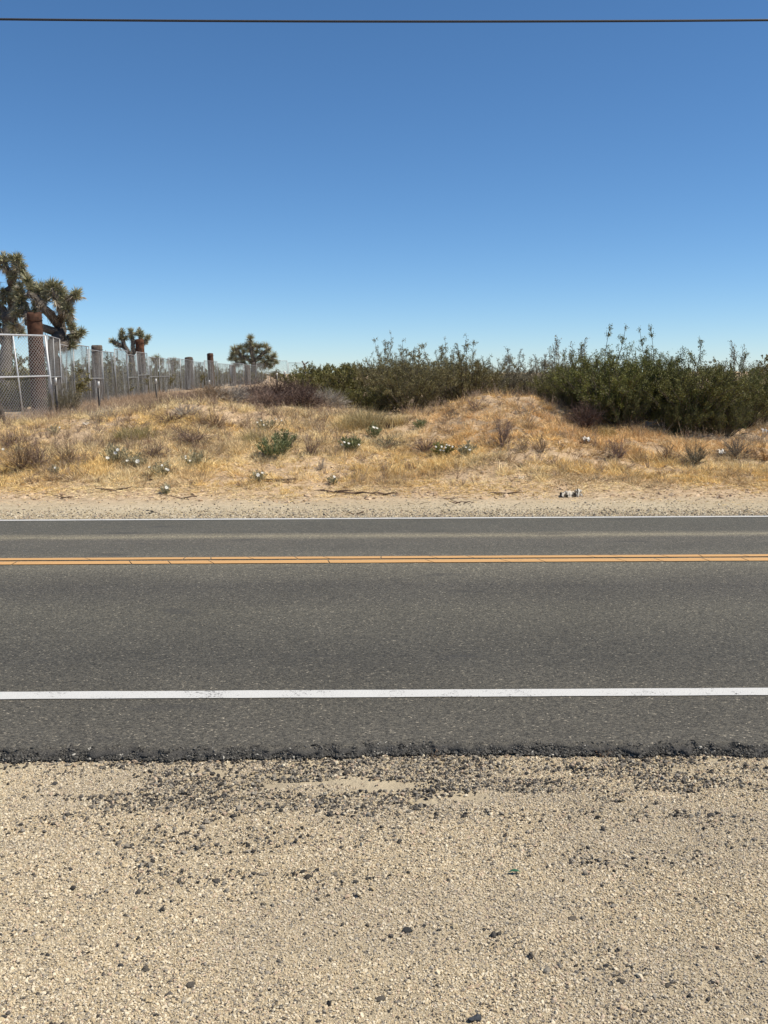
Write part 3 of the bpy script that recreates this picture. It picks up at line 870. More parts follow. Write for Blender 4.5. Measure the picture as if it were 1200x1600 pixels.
dead(1185, 640, .7, .45, 900, ((.36, .29, .19), (.55, .46, .31)), 'pale straw-coloured shrub at the right edge under the thicket', Y=18.4)
dead(1000, 664, .9, .28, 200, ASH, 'bleached fallen branches at the foot of the right-hand thicket', width=.018, upright=.15)
dead(1195, 720, .4, .4, 300, ((.30, .17, .07), (.42, .26, .12)), 'rusty orange weed at the right edge of the picture')
dead(850, 622, .6, .3, 600, BROWN, 'brown twigs at the right end of the mound top')
dead(185, 690, .25, .25, 200, BROWN, 'small brown weed above the dark flower clump')
dead(233, 752, .12, .18, 120, DARKB, 'tiny dark weed at the edge of the sand left of a white bloom')
dead(300, 758, .14, .12, 90, DARKB, 'tiny dark tuft at the sand edge below the green-leaved blooms')
dead(825, 645, .8, .2, 500, ASH, 'grey twig litter on the crest of the right mound')

# the heap of dumped dead brush: separate tumbleweeds
for k, (px, Y, W, h, pal, lab, up) in enumerate((
        (395, 20.8, 1.2, .45, PURPLE, 'purple-brown tumbleweed at the left end of the brush pile', .35),
        (440, 21.2, 1.3, .50, DARKB, 'dark brown tumbleweed on top of the brush pile', .35),
        (475, 21.4, 1.1, .48, DARKB, 'dark tumbleweed at the right end of the brush pile top', .35),
        (360, 20.2, 1.2, .40, ASH, 'ash-grey tumbleweed at the lower left of the brush pile', .35),
        (420, 19.9, 1.3, .38, PURPLE, 'purple-grey brush in the middle of the pile face', .2),
        (470, 20.0, 1.2, .42, DARKB, 'dark brown brush low on the right of the pile', .25),
        (510, 20.9, 1.1, .40, ASH, 'grey brush trailing off the right end of the pile', .3),
        (330, 20.0, 1.0, .38, BROWN, 'brown brush left of the pile under the fence', .4),
        (300, 20.6, 1.1, .35, PURPLE, 'purple-grey brush under the fence, left of the brown brush', .4),
        (255, 20.6, 1.1, .35, BROWN, 'brown brush under the fence above the flattened tumbleweed', .4))):
    dead(px, 0, W, h * 1.15, 4600, pal, lab, 'tumbleweed', 'tumbleweed', 'tumbleweeds in the brush pile', Y=Y, width=.0065, upright=up, droop=.15)

def straw(px, py, W, Ht, n, lo, hi, label, name='grass_clump', cat='grass clump', lean=.25, width=.006, Y=None):
    p = on(px, py) if Y is None else Vector((col_x(px, Y), Y, 0)); p.z = Hs(p.x, p.y)
    t = thing(name, label, cat, p, rs.uniform(0, 6.28), 'grass clumps on the bank')
    mkobj('blades', straw_mesh(rs.randint(0, 10 ** 6), W, Ht, n, lo, hi, width, lean), t)

straw(572, 668, .75, .55, 1500, (.36, .28, .13), (.55, .45, .25), 'tall pale clump of dry grass in front of the middle thicket')
straw(545, 672, .5, .4, 700, (.42, .31, .14), (.58, .46, .24), 'smaller dry grass clump left of the tall pale one')
straw(620, 665, .4, .35, 500, (.45, .34, .15), (.60, .47, .24), 'short dry grass clump right of the tall pale one')
straw(215, 685, .7, .35, 900, (.28, .24, .10), (.46, .38, .18), 'olive straw clump on the left slope above the purple-brown shrub')
straw(940, 680, .5, .28, 600, (.45, .34, .14), (.60, .47, .22), 'golden grass tuft right of the dark brown dead shrub')
straw(400, 690, .5, .3, 500, (.33, .27, .12), (.52, .42, .2), 'straw tuft behind the bright green clump')

def flower_mesh():
    mb = MB()
    for k in range(6):
        a0 = k * math.pi / 3
        c = [(0, 0, 0)]
        for t, r in ((-.55, .032), (-.3, .042), (0, .046), (.3, .042), (.55, .032)):
            a = a0 + t
            c.append((math.cos(a) * r, math.sin(a) * r, .012 + .006 * math.cos(k * 2.1 + t * 3)))
        mb.add(c, [(0, i, i + 1) for i in range(1, 5)], (.76, .75, .68))
    v = []
    for k in range(8):
        v.append((math.cos(k * .785) * .006, math.sin(k * .785) * .006, .008))
    v.append((0, 0, .014))
    mb.add(v, [(k, (k + 1) % 8, 8) for k in range(8)], (.66, .55, .22))
    return mb.mesh('flower', M['petal'])
FLOWER = flower_mesh()

def weed_mesh(seed, W, Ht, n, lo, hi, leaf=.09):
    """leafy clump: stalks with toothed leaves"""
    rng = np.random.default_rng(seed); mb = MB()
    k = 40
    a = rng.uniform(0, 6.28, k); r = np.sqrt(rng.random(k))
    tip = np.stack([np.cos(a) * r * W * .5, np.sin(a) * r * W * .5, Ht * (1 - .45 * r ** 2) * rng.uniform(.7, 1.05, k)], 1)
    b = tip * [.25, .25, 0] + [0, 0, -.02]
    d = tip - b; L = np.linalg.norm(d, axis=1); d = norm(d)
    mb.blades(b, d, L, .008, tint(rng, k, lo, hi), None, rng)
    n = int(n * 1.7); leaf *= .62
    i = rng.integers(0, k, n); t = rng.uniform(.12, 1, (n, 1)) ** .8
    p = b[i] + d[i] * L[i][:, None] * t
    dd = norm(sphere_dirs(rng, n, -.2, .7) + d[i] * 1.0)
    mb.leaves(p, dd, rng.uniform(.5, 1.2, n) * leaf, rng.uniform(.14, .28, n) * leaf, tint(rng, n, lo, hi, .25), rng)
    return mb.mesh('leaves', M['foliage'])

LEAF = ((.10, .125, .050), (.25, .27, .125))
BLUEG = ((.24, .22, .13), (.42, .38, .24))

def weed(px, py, W, Ht, n, pal, label, blooms=(), name='leafy_weed', cat='weed', leaf=.09, group='green weeds on the bank'):
    p = on(px, py)
    t = thing(name, label, cat, p, 0, group)
    mkobj('leaves', weed_mesh(rs.randint(0, 10 ** 6), W, Ht, n, pal[0], pal[1], leaf), t)
    for (bx, by, s) in blooms:
        q = at(bx, by, p.y - W * .42 - .05) - p
        q.z = max(q.z, .09); s *= .58
        f = mkobj('flower', FLOWER, t)
        f.location = q; f.scale = (s, s, s)
        f.rotation_euler = (R(rs.uniform(25, 60)), R(rs.uniform(0, 50)), 0)
        st = MB(); st.tube([(q.x * .4, q.y * .4, -.01), (q.x * .85, q.y * .85, q.z * .55), tuple(q)], [.006, .005, .004], (.13, .14, .07), 4)
        mkobj('stalk', st.mesh('stalk', M['foliage']), t)

weed(428, 714, .62, .34, 900, LEAF, 'bright green leafy clump on the left slope without flowers', leaf=.10)
weed(445, 700, .45, .33, 600, LEAF, 'smaller green clump behind the bright green leafy clump', leaf=.10)
weed(657, 670, .30, .17, 320, LEAF, 'small bright green weed on the left foot of the mound', leaf=.08)
FL = dict(name='prickly_poppy', cat='flower', group='white-flowered poppies on the bank')
weed(180, 722, .55, .30, 600, BLUEG, 'grey-green poppy clump with three white blooms at left', [(168, 716, 1.25), (180, 708, 1.1), (184, 703, 1.1)], **FL)
weed(215, 730, .3, .22, 200, BLUEG, 'poppy with one large white bloom right of the three-bloom clump', [(215, 721, 1.4)], **FL)
weed(199, 730, .22, .2, 120, BLUEG, 'small poppy with one drooping bloom between two bigger ones', [(199, 720, 1.0)], **FL)
weed(255, 742, .4, .22, 200, BLUEG, 'poppy with a string of small blooms over the straw at left', [(253, 727, .7), (260, 733, .8), (263, 737, .7), (233, 730, .6)], **FL)
weed(305, 728, .45, .24, 400, BLUEG, 'green-leaved poppy with pale small blooms left of the green clump', [(290, 716, .7), (297, 720, .8), (290, 713, .6)], **FL)
weed(260, 772, .16, .15, 90, BLUEG, 'lone poppy bloom at the edge of the sand at left', [(260, 762, 1.1)], **FL)
weed(404, 752, .25, .16, 140, BLUEG, 'poppy with two white blooms on the lower grass below the green clump', [(403, 742, 1.2), (410, 739, .8)], **FL)
weed(548, 704, .50, .26, 700, LEAF, 'dark green poppy clump with a row of white blooms in the middle', [(538, 691, .9), (545, 693, .9), (534, 695, .6), (561, 695, .8)], **FL)
weed(585, 684, .3, .28, 260, LEAF, 'poppy with one bright bloom by the low dark twigs', [(584, 668, 1.3), (589, 669, .9)], **FL)
weed(690, 712, .42, .24, 520, ((.11, .125, .03), (.24, .23, .07)), 'yellowish poppy clump with many creamy blooms', [(681, 698, .7), (690, 698, .8), (696, 699, .8), (693, 704, .7), (702, 696, .6), (688, 703, .7), (707, 698, .7), (698, 695, .6)], **FL)
weed(730, 714, .36, .24, 420, BLUEG, 'dark poppy clump with two white blooms right of the yellowish one', [(728, 699, .7), (734, 703, .9)], **FL)
weed(85, 680, .25, .2, 120, BLUEG, 'poppy with a single bloom on the bare earth below the fence', [(93, 668, .7)], **FL)
weed(415, 672, .5, .2, 260, BLUEG, 'pale poppy clump with scattered small blooms behind the green clump', [(402, 660, .6), (412, 664, .6), (408, 657, .5), (431, 655, .5), (440, 657, .6)], **FL)
weed(30, 712, .2, .2, 90, BLUEG, 'single poppy bloom in the twigs at the left edge', [(5, 702, .9)], **FL)
weed(85, 742, .2, .15, 90, BLUEG, 'tiny poppy bloom low in the grass at left', [(86, 731, .7)], **FL)
weed(520, 757, .16, .12, 80, BLUEG, 'small pale bloom at the sand edge in the middle', [(522, 745, .9)], **FL)

# ------------------------------------------------------------------ joshua trees
def joshua(name, label, base_px, base_py, Y, limbs, tips, seed, rad=.17, ros=.27, thatch=1.0, blade=1.0, group='Joshua trees behind the fence'):
    """limbs: polylines in picture columns/rows at the tree's distance, given their own depth; tips: where leaf heads sit"""
    rnd = random.Random(seed); rng = np.random.default_rng(seed)
    x0 = col_x(base_px, Y); z0 = Hs(x0, Y)
    root = thing(name, label, 'tree', (x0, Y, z0), 0, group)
    tr = MB(); cr = MB()
    O = Vector((x0, Y, z0)); known = {}
    def P(px, py):
        key = (px, py)
        if key not in known:
            hgt = max(0.0, (base_py - py) / 150)
            dy = rnd.uniform(-.9, .9) * min(1, hgt * .9)
            for q, v in known.items():
                if abs(q[0] - px) + abs(q[1] - py) < 34: dy = .65 * (v.y) + .35 * dy
            p = at(px, py, Y) - O
            p.y = dy
            known[key] = p
        return known[key]
    def shag(p, q, r, n, pal=((.24, .20, .15), (.50, .43, .33)), ln=.20):
        n = int(n * thatch)
        if n < 1: return
        ax = (q - p).normalized(); t = rng.random((n, 1))
        b = np.array(p) * (1 - t) + np.array(q) * t
        out = norm(np.cross(np.array(ax), rng.normal(size=(n, 3))))
        d = norm(out * .75 - np.array(ax) * .75 + [0, 0, -.45] + rng.normal(0, .22, (n, 3)))
        cr.blades(b + out * r * .8, d, rng.uniform(.6, 1.2, n) * ln, .019, tint(rng, n, *pal, .25), None, rng)
    for pl, w0, w1 in limbs:
        pts = [P(*p) for p in pl]
        if pl[0][1] >= base_py - 1: pts[0] = Vector((0, 0, -.1))
        fine = []
        for i in range(len(pts) - 1):
            for t in (0, .33, .66):
                j = Vector((rnd.gauss(0, .03), rnd.gauss(0, .03), rnd.gauss(0, .02))) if (i or t) else Vector()
                fine.append(pts[i].lerp(pts[i + 1], t) + j)
        fine.append(pts[-1])
        m = len(fine)
        rr = [rad * (w0 + (w1 - w0) * i / (m - 1)) * rnd.uniform(.9, 1.1) for i in range(m)]
        g = rnd.uniform(.8, 1.2)
        tr.tube(fine, rr, (.115 * g, .098 * g, .082 * g), 8)
        for i in range(1, m - 1):
            if pl[0][1] < base_py - 1 or i > m * .6:
                shag(fine[i], fine[i + 1], rr[i], 30 if w1 < .6 else 12)
    for (px, py, s) in tips:
        c = P(px, py)
        near = min((v for k, v in known.items() if k != (px, py)), key=lambda v: (v - c).length)
        ax = ((c - near).normalized() + Vector((0, 0, .75))).normalized()
        n = 170
        d = norm(sphere_dirs(rng, n, -.9, 1) + np.array(ax) * .62)
        cc = tint(rng, n, (.13, .14, .060), (.52, .49, .32), .25)
        cr.blades(np.array(c) + d * .03 - np.array(ax) * rng.uniform(0, .16, (n, 1)), d, rng.uniform(.75, 1.1, n) * ros * s * .88, .032 * blade, cc, None, rng)
        n = int(60 * thatch)                                                  # dead skirt under the head
        d = norm(sphere_dirs(rng, n, -1, .1) - np.array(ax) * .6)
        cr.blades(np.array(c) - np.array(ax) * rng.uniform(.06, .34, (n, 1)), d, rng.uniform(.6, 1.1, n) * ros * .85 * s, .024 * blade, tint(rng, n, (.26, .22, .155), (.54, .47, .35), .2), None, rng)
        tr.tube([near, c], [rad * .42, rad * .34], (.14, .12, .10), 6)
        if rnd.random() < .45:                                                # old pale fruit stalk
            q = c + ax * ros * s * .8
            n = 26; d = norm(sphere_dirs(rng, n, -.4, 1) + np.array(ax))
            cr.blades(np.tile(np.array(q) - np.array(ax) * .1, (n, 1)), d, .11, .035, tint(rng, n, (.55, .52, .42), (.72, .70, .60)), None, rng)
    mkobj('trunk', tr.mesh('trunk', M['bark'], True), root)
    mkobj('crown', cr.mesh('crown', M['spike']), root)
    return root

joshua('joshua_tree', 'tall Joshua tree cut off by the left edge of the picture', 2, 640, 28.5, [
    ([(2, 640), (3, 560), (4, 510), (6, 480), (10, 445)], 1.35, .62), ([(10, 445), (8, 425), (5, 410)], .6, .45), ([(10, 445), (20, 425), (24, 408)], .6, .45),
    ([(4, 500), (18, 478), (26, 455)], .8, .5), ([(4, 505), (-14, 470), (-16, 430)], .8, .5), ([(3, 540), (-10, 515), (-14, 500)], .6, .45), ([(4, 515), (20, 505), (26, 520)], .6, .45)],
    [(4, 403, 1.05), (-8, 408, 1), (17, 402, .95), (27, 402, 1), (32, 416, .95), (35, 428, .9), (24, 418, .9), (-18, 420, 1), (-24, 440, 1), (27, 446, 1), (18, 462, .9), (-12, 492, 1.0), (0, 505, .8), (14, 430, .7), (26, 520, .9), (14, 515, .8), (-2, 455, .9), (0, 470, .8)], 5)

joshua('joshua_tree', 'wide Joshua tree behind the big rusty post with a long limb to the right', 88, 640, 26.0, [
    ([(88, 640), (91, 590), (88, 550), (86, 512)], 1.25, .95), ([(86, 512), (95, 484), (93, 464)], .8, .5), ([(95, 484), (108, 470), (118, 462)], .55, .36),
    ([(86, 512), (74, 482), (66, 462)], .75, .5), ([(74, 482), (54, 462), (48, 446)], .55, .42), ([(88, 550), (102, 527), (112, 521)], .7, .45),
    ([(86, 520), (58, 505), (40, 480)], .7, .45), ([(91, 580), (78, 552), (60, 540)], .5, .4), ([(95, 484), (104, 488), (110, 482)], .5, .4), ([(40, 480), (34, 468), (32, 455)], .4, .4)],
    [(84, 446, 1.1), (93, 448, 1), (76, 452, 1), (66, 450, 1), (58, 456, .9), (47, 438, 1), (52, 448, .9), (100, 456, .9), (104, 464, .9), (124, 458, .85), (117, 464, .7), (90, 462, 1), (78, 466, .9), (98, 474, .8),
     (108, 480, .9), (112, 488, .8), (40, 464, 1), (33, 455, .9), (36, 478, .95), (44, 488, .9), (60, 474, .9), (62, 490, .8), (122, 517, .85), (108, 508, .85), (112, 522, .7), (98, 535, 1), (108, 538, .9), (60, 535, .8), (104, 498, .7), (70, 476, .8), (28, 492, .9), (20, 510, .9)], 9)

joshua('joshua_tree', 'small Joshua tree with separate upright heads behind the second rusty post', 207, 606, 47, [
    ([(207, 606), (207, 575), (205, 556)], .95, .7), ([(205, 556), (196, 542), (189, 528)], .6, .45), ([(205, 556), (208, 540), (205, 526)], .6, .45), ([(205, 556), (217, 540), (220, 526)], .6, .45), ([(196, 542), (184, 538), (176, 533)], .5, .4), ([(217, 540), (226, 534), (230, 528)], .45, .4)],
    [(190, 519, 1), (188, 527, .9), (196, 528, .9), (204, 517, .95), (205, 525, .9), (218, 518, 1), (221, 525, .9), (231, 527, .95), (227, 533, .8), (175, 533, 1), (182, 537, .9), (213, 522, .8)], 14, rad=.2, ros=.30, thatch=.5)

joshua('joshua_tree', 'dense round Joshua tree rising above the far end of the fence', 396, 602, 92, [
    ([(396, 602), (396, 580), (396, 566)], 1.0, .8), ([(396, 566), (392, 545), (391, 533)], .7, .5), ([(396, 566), (378, 556), (368, 546)], .6, .5), ([(396, 566), (412, 552), (420, 545)], .6, .5), ([(396, 572), (415, 566), (426, 558)], .5, .4)],
    [(391, 528, 1.1), (391, 536, 1), (384, 541, 1), (398, 540, 1), (375, 543, 1), (366, 546, 1.1), (364, 554, 1), (406, 541, 1), (415, 541, 1.1), (420, 548, 1), (428, 556, 1), (424, 563, 1), (372, 553, 1), (381, 550, 1), (390, 548, 1), (401, 550, 1), (410, 552, 1), (418, 558, 1), (376, 561, 1), (386, 558, 1), (396, 558, 1), (406, 561, 1), (368, 562, .9), (413, 566, 1), (420, 568, .9), (380, 566, .9), (392, 566, .9), (361, 560, .9), (431, 566, .9), (371, 570, .8), (403, 571, .9), (423, 573, .8), (386, 573, .8), (412, 574, .8)], 22, rad=.3, ros=.62, thatch=.7, blade=1.6)

for i, (px, Y, py, lab) in enumerate(((271, 95, 560, 'tiny far Joshua tree seen through the fence left of the grey post'), (245, 80, 556, 'small far Joshua tree seen through the fence right of the second rusty post'),
                                       (477, 170, 570, 'tiny far Joshua tree above the yellow-green bush, just past the fence end'))):
    joshua('joshua_tree', lab, px, 598, Y, [([(px, 598), (px, 580), (px - 1, 570)], 1, .7), ([(px - 1, 570), (px - 5, 564)], .6, .5), ([(px - 1, 570), (px + 5, 565)], .6, .5)],
           [(px, py + 3, 1), (px - 6, py + 6, 1), (px + 6, py + 7, 1), (px + 2, py + 10, 1)], 40 + i, rad=.22, ros=.5, thatch=.5)

# ------------------------------------------------------------------ chain-link fence panels
GALV = (.30, .305, .305)
def fence_panel(a, b, label, height=1.83, lean=0.0, along=0.0, bays=2, seed=0, mid=.52, pitch=.075, wire=.0024, bulge=.04, group='chain-link fence panels', bright=1.0, thick=1.0, net=.62):
    rnd = random.Random(seed)
    ax, ay = a; bx, by = b
    L = math.hypot(bx - ax, by - ay); rz = math.atan2(by - ay, bx - ax)
    z0 = Hs(ax, ay); z1 = Hs(bx, by)
    t = thing('fence_panel', label, 'fence panel', (ax, ay, z0), rz, group)
    t.rotation_euler = (lean, 0, rz)
    g = tuple(c * bright for c in GALV)
    dz = z1 - z0
    zt = lambda x: height + dz * x / L
    sh = lambda z: along * z
    def part(name, pts, r):
        m = MB(); m.tube(pts, r, g, 8); return mkobj(name, m.mesh(name, M['metal'], False), t)
    for x in (0.0, L):
        part('post', [(x + sh(-.1), 0, -.1 + dz * x / L), (x + sh(zt(x)), 0, zt(x))], .024 * thick)
    for k in range(1, bays):
        x = L * k / bays + rnd.uniform(-.1, .1)
        part('upright', [(x + sh(.0), 0, dz * x / L + .02), (x + sh(height), 0, zt(x) - .02)], .016 * thick)
    for h in ((height, height * mid) if mid else (height,)):
        nm = 'top_rail' if h == height else 'mid_rail'
        part(nm, [(sh(h), .002, h), (L + sh(h), .002, h + dz)], (.021 if h == height else .018) * thick)
    m = MB()
    def S(x, z):
        y = .03 + bulge * math.sin(x * 2.3 + seed) * math.sin(z * 1.9 + seed * 1.7) + bulge * .5 * math.sin(x * 6.1 + seed)
        return (x + sh(z), y, z + dz * x / L)
    step = pitch; lo, hi = .06, height - .01
    Hh = hi - lo
    k = -int(Hh / step) - 1
    while k * step < L:
        for s in (1, -1):
            x0 = k * step; p = []
            t0 = max(0, -x0); t1 = min(Hh, L - x0)
            if t1 - t0 > .03:
                m_ = max(1, int((t1 - t0) / .3))
                for q in range(m_ + 1):
                    tt = t0 + (t1 - t0) * q / m_
                    p.append(S(x0 + tt, lo + tt if s > 0 else hi - tt))
                m.tube(p, wire, tuple(c * net for c in g), 3, False)
        k += 1
    tag(mkobj('chain_link_mesh', m.mesh('chain_link_mesh', M['metal']), t), kind='stuff')
    return t

fp = [(80, 22.2), (99, 24.6), (119, 27.2), (143, 29.6), (165, 32.2), (184, 34.6), (203, 37.2), (219, 40), (235, 43.3), (251, 47), (266, 51), (284, 55.5), (305, 61), (322, 66), (342, 71.5), (362, 77), (382, 82.5), (402, 88), (421, 94)]
ordn = ['second', 'third', 'fourth', 'fifth', 'sixth', 'seventh', 'eighth', 'ninth', 'tenth', 'eleventh', 'twelfth', 'thirteenth', 'fourteenth', 'fifteenth', 'sixteenth', 'seventeenth', 'eighteenth', 'nineteenth']
fence_panel((-8.62, 18.9), (-7.36, 21.6), 'nearest chain-link panel with bright rails, leaning at the left edge', lean=R(-1), along=-.075, bays=3, seed=1, bright=1.7, pitch=.078, wire=.0032, net=.8)
P2 = [(col_x(px, Y), Y) for px, Y in fp]
for i in range(len(P2) - 1):
    far = i > 10
    lab = f'{ordn[i]} chain-link panel from the left edge along the fence'
    fence_panel(P2[i], P2[i + 1], lab, seed=i + 3, along=rs.uniform(-.06, .03), lean=R(rs.uniform(-2, 2)), bays=1 + (i == 0), pitch=.075 if i < 8 else .10, wire=.0024 if i < 8 else .0030, bulge=.035, thick=.62, mid=.50 if i in (0, 3, 6, 7, 8, 9) else 0, height=1.83 * rs.uniform(.95, 1.04),
                group='far chain-link fence panels' if far else 'chain-link fence panels')
xe, ye = P2[-1]
for k in range(2):
    fence_panel((xe + .15 + k * 1.75, ye + k * .2), (xe + 1.8 + k * 1.75, ye + (k + 1) * .2), ('first', 'last')[k] + ' chain-link panel of the cross fence by the yellow-green bush', height=2.0 + .2 * (1 - k), seed=50 + k, pitch=.10, wire=.0036, bays=1)

# ------------------------------------------------------------------ posts
def round_post(name, label, px, py_top, wpx, Y, mat, c_low, c_top, lean=0.0, cat='post', group=None, split=.55, seed=0):
    x = col_x(px, Y); g = Hs(x, Y)
    top = at(px, py_top, Y); h = top.z - g
    r = wpx / FOC * Y / 2
    t = thing(name, label, cat, (x, Y, g), 0, group); t.rotation_euler = (0, lean, 0)
    rnd = random.Random(seed); rng = np.random.default_rng(seed)
    mb = MB(); n = 18; rowsz = np.concatenate([[-.2], np.linspace(0, h - .03, 16), [h, h]])
    v = []; cc = []
    ang = np.arange(n) * 2 * math.pi / n
    flute = 1 + .05 * np.sin(ang * 3 + seed) + .03 * rng.normal(size=n)
    for k, z in enumerate(rowsz):
        rr = r * flute * (1 - .05 * z / h) * (1 if k < len(rowsz) - 2 else (.90 if k == len(rowsz) - 2 else .0)) * (1 + .015 * rng.normal(size=n))
        v += [(math.cos(a) * q, math.sin(a) * q, z + (.02 * math.sin(a * 2 + seed) if k >= len(rowsz) - 2 else 0)) for a, q in zip(ang, rr)]
        w = sstep(split - .12, split + .12, z / h + .08 * rng.normal(size=n))
        cc.append(np.array(c_low)[None] * (1 - w[:, None]) + np.array(c_top)[None] * w[:, None])
    f = []
    for k in range(len(rowsz) - 1):
        for i in range(n):
            a = k * n + i; b = k * n + (i + 1) % n
            f += [(a, b, b + n), (a, b + n, a + n)]
    mb.add(v, f, np.concatenate(cc))
    mkobj('shaft', mb.mesh('shaft', M[mat]), t)
    hoop = MB()
    zz = h * .93
    pts = [(math.cos(a) * r * 1.06, math.sin(a) * r * 1.06, zz) for a in np.linspace(0, 2 * math.pi, 19)]
    hoop.tube(pts, .010, tuple(c * .6 for c in c_top), 5, False)
    mkobj('band', hoop.mesh('band', M['rust']), t)
    return t

RUST = (.070, .034, .021); GREYW = (.085, .067, .054); PALEW = (.125, .100, .080)
PG = 'thick posts along the fence'
round_post('rusty_post', 'thickest rusty brown post standing behind the nearest fence panel', 62.5, 489, 23, 24.5, 'rust', (.09, .062, .048), RUST, 0, group=PG, split=.25, seed=1)
round_post('wooden_post', 'grey-brown wooden post between two fence panels near the left Joshua trees', 155, 540, 17, 33.5, 'wood', GREYW, PALEW, R(1), group=PG, seed=2)
round_post('rusty_post', 'rusty-topped post in front of the small upright Joshua tree', 226, 530, 13, 43.5, 'rust', (.095, .072, .058), (.100, .044, .024), R(-2.5), group=PG, split=.72, seed=3)
round_post('wooden_post', 'dark grey wooden post in the middle of the fence, left of the thin rusty post', 298, 558, 13, 61.5, 'wood', GREYW, PALEW, 0, group=PG, seed=4)
round_post('rusty_post', 'thin rusty-topped post standing clear above the fence right of the dark grey post', 333, 552, 10, 70, 'rust', (.09, .070, .056), (.085, .045, .030), R(-2), group=PG, split=.6, seed=5)
round_post('wooden_post', 'far wooden post left of the pair below the round Joshua tree', 365, 570, 10, 79.5, 'wood', GREYW, PALEW, 0, group=PG, seed=6)
round_post('wooden_post', 'far wooden post directly below the round Joshua tree', 388, 571, 9, 86, 'wood', GREYW, PALEW, 0, group=PG, seed=7)

def t_post(px, py_top, Y, label, lean=0.0, h=None, w=.05):
    x = col_x(px, Y); g = Hs(x, Y)
    h = h or (at(px, py_top, Y).z - g)
    t = thing('steel_stake', label, 'stake', (x, Y, g), 0, 'dark fence stakes'); t.rotation_euler = (0, lean, 0)
    m = MB(); m.box((-w / 2, -.006, -.2), (w / 2, .006, h * .82), (.055, .050, .045)); m.box((-.006, .0062, -.2), (.006, .05, h * .82), (.055, .050, .045))
    for k in range(6):
        z = h * (.15 + .11 * k); m.box((-.012, -.018, z), (.012, -.0062, z + .012), (.055, .05, .045))
    mkobj('shaft', m.mesh('shaft', M['metal']), t)
    m = MB(); m.box((-w / 2, -.006, h * .82 + .001), (w / 2, .006, h), (.50, .50, .48)); m.box((-.006, .0062, h * .82 + .001), (.006, .05, h), (.50, .50, .48))
    mkobj('painted_tip', m.mesh('painted_tip', M['metal']), t)

t_post(91, 590, 21.5, 'dark stake right of the nearest fence panel')
t_post(157, 596, 22.5, 'dark pale-tipped stake in front of the grey-brown wooden post')
t_post(246, 592, 30, 'dark stake in front of the fence right of the second rusty post')
t_post(329, 594, 38, 'short stake below the thin rusty post')
t_post(434, 583, 75, 'left one of three dark stakes by the fence end', w=.13)
t_post(446, 580, 75, 'middle one of three dark stakes by the fence end', w=.15)
t_post(456, 584, 75, 'right one of three dark stakes by the fence end', w=.13)

# dark weathered timber leaning at the left edge
x = col_x(9, 19.2); g = Hs(x, 19.2)
t = thing('leaning_timber', 'dark weathered timber leaning at the left edge below the fence', 'timber', (x, 19.2, g), 0)
m = MB()
m.tube([(0.02, 0, -.1), (-.06, .02, .25), (-.17, .05, .62)], [.055, .052, .050], (.085, .070, .058), 6)
mkobj('shaft', m.mesh('shaft', M['wood']), t)

# ------------------------------------------------------------------ overhead cable
m = MB()
pts = []
ca, cb, cc_ = at(0, 30.5, 15.8), at(600, 34, 15.8), at(1200, 31.8, 15.8)
fit = np.polyfit([ca.x, cb.x, cc_.x], [ca.z, cb.z, cc_.z], 2)
for k in range(121):
    u = -40 + 80 * k / 120
    pts.append((u, 15.8, float(np.polyval(fit, u))))
m.tube(pts, .014, (.035, .035, .037), 8)
# lashing wire and clips of the bundle
lash = [(p[0], p[1], p[2] + .018) for p in pts]
cab = thing('overhead_cable', 'black overhead cable crossing the sky along the top of the picture', 'cable', (0, 15.8, at(600, 34, 15.8).z))
o = mkobj('sheath', m.mesh('sheath', M['cable'], True), cab); o.matrix_parent_inverse = Matrix.Translation(-Vector(cab.location))
m = MB(); m.tube(lash, .004, (.16, .16, .17), 5)
o = mkobj('support_strand', m.mesh('support_strand', M['metal'], True), cab); o.matrix_parent_inverse = Matrix.Translation(-Vector(cab.location))

# ------------------------------------------------------------------ single stones, sticks, litter
def rock_mesh(seed, color):
    rng = np.random.default_rng(seed)
    import bmesh
    bm = bmesh.new(); bmesh.ops.create_icosphere(bm, subdivisions=2, radius=.5)
    off = rng.uniform(0, 50, 3)
    for v in bm.verts:
        p = np.array(v.co)
        k = 1 + 1.1 * (float(vnoise(p[0] * 2.2 + off[0], p[1] * 2.2 + p[2] * 1.7 + off[1], seed)) - .5)
        v.co *= k
    me = bpy.data.meshes.new('stone'); bm.to_mesh(me); bm.free()
    a = me.attributes.new('Col', 'FLOAT_COLOR', 'POINT')
    n = len(me.vertices)
    cc = np.concatenate([np.tile(color, (n, 1)) * rng.uniform(.85, 1.15, (n, 1)), np.ones((n, 1))], 1)
    a.data.foreach_set('color', cc.astype(np.float32).ravel())
    me.materials.append(M['stone'])
    return me

def stone(px, py, wpx, hpx, label, color, seed):
    d = ray(px, py); s = (-.124 - CAM_H) / d.z
    p = Vector((0, 0, CAM_H)) + d * s
    g = Hs(p.x, p.y)
    dep = p.y * math.cos(PITCH) + (CAM_H - g) * math.sin(PITCH)
    w = wpx * .85 / FOC * dep; h = hpx * .68 / FOC * dep
    o = mkobj('stone', rock_mesh(seed, color))
    o.location = (p.x, p.y, g + h * .25); o.scale = (w, w * .8, h * .95); o.rotation_euler = (0, 0, random.Random(seed).uniform(-.5, .5))
    tag(o, label, 'stone', 'larger stones in the near gravel')

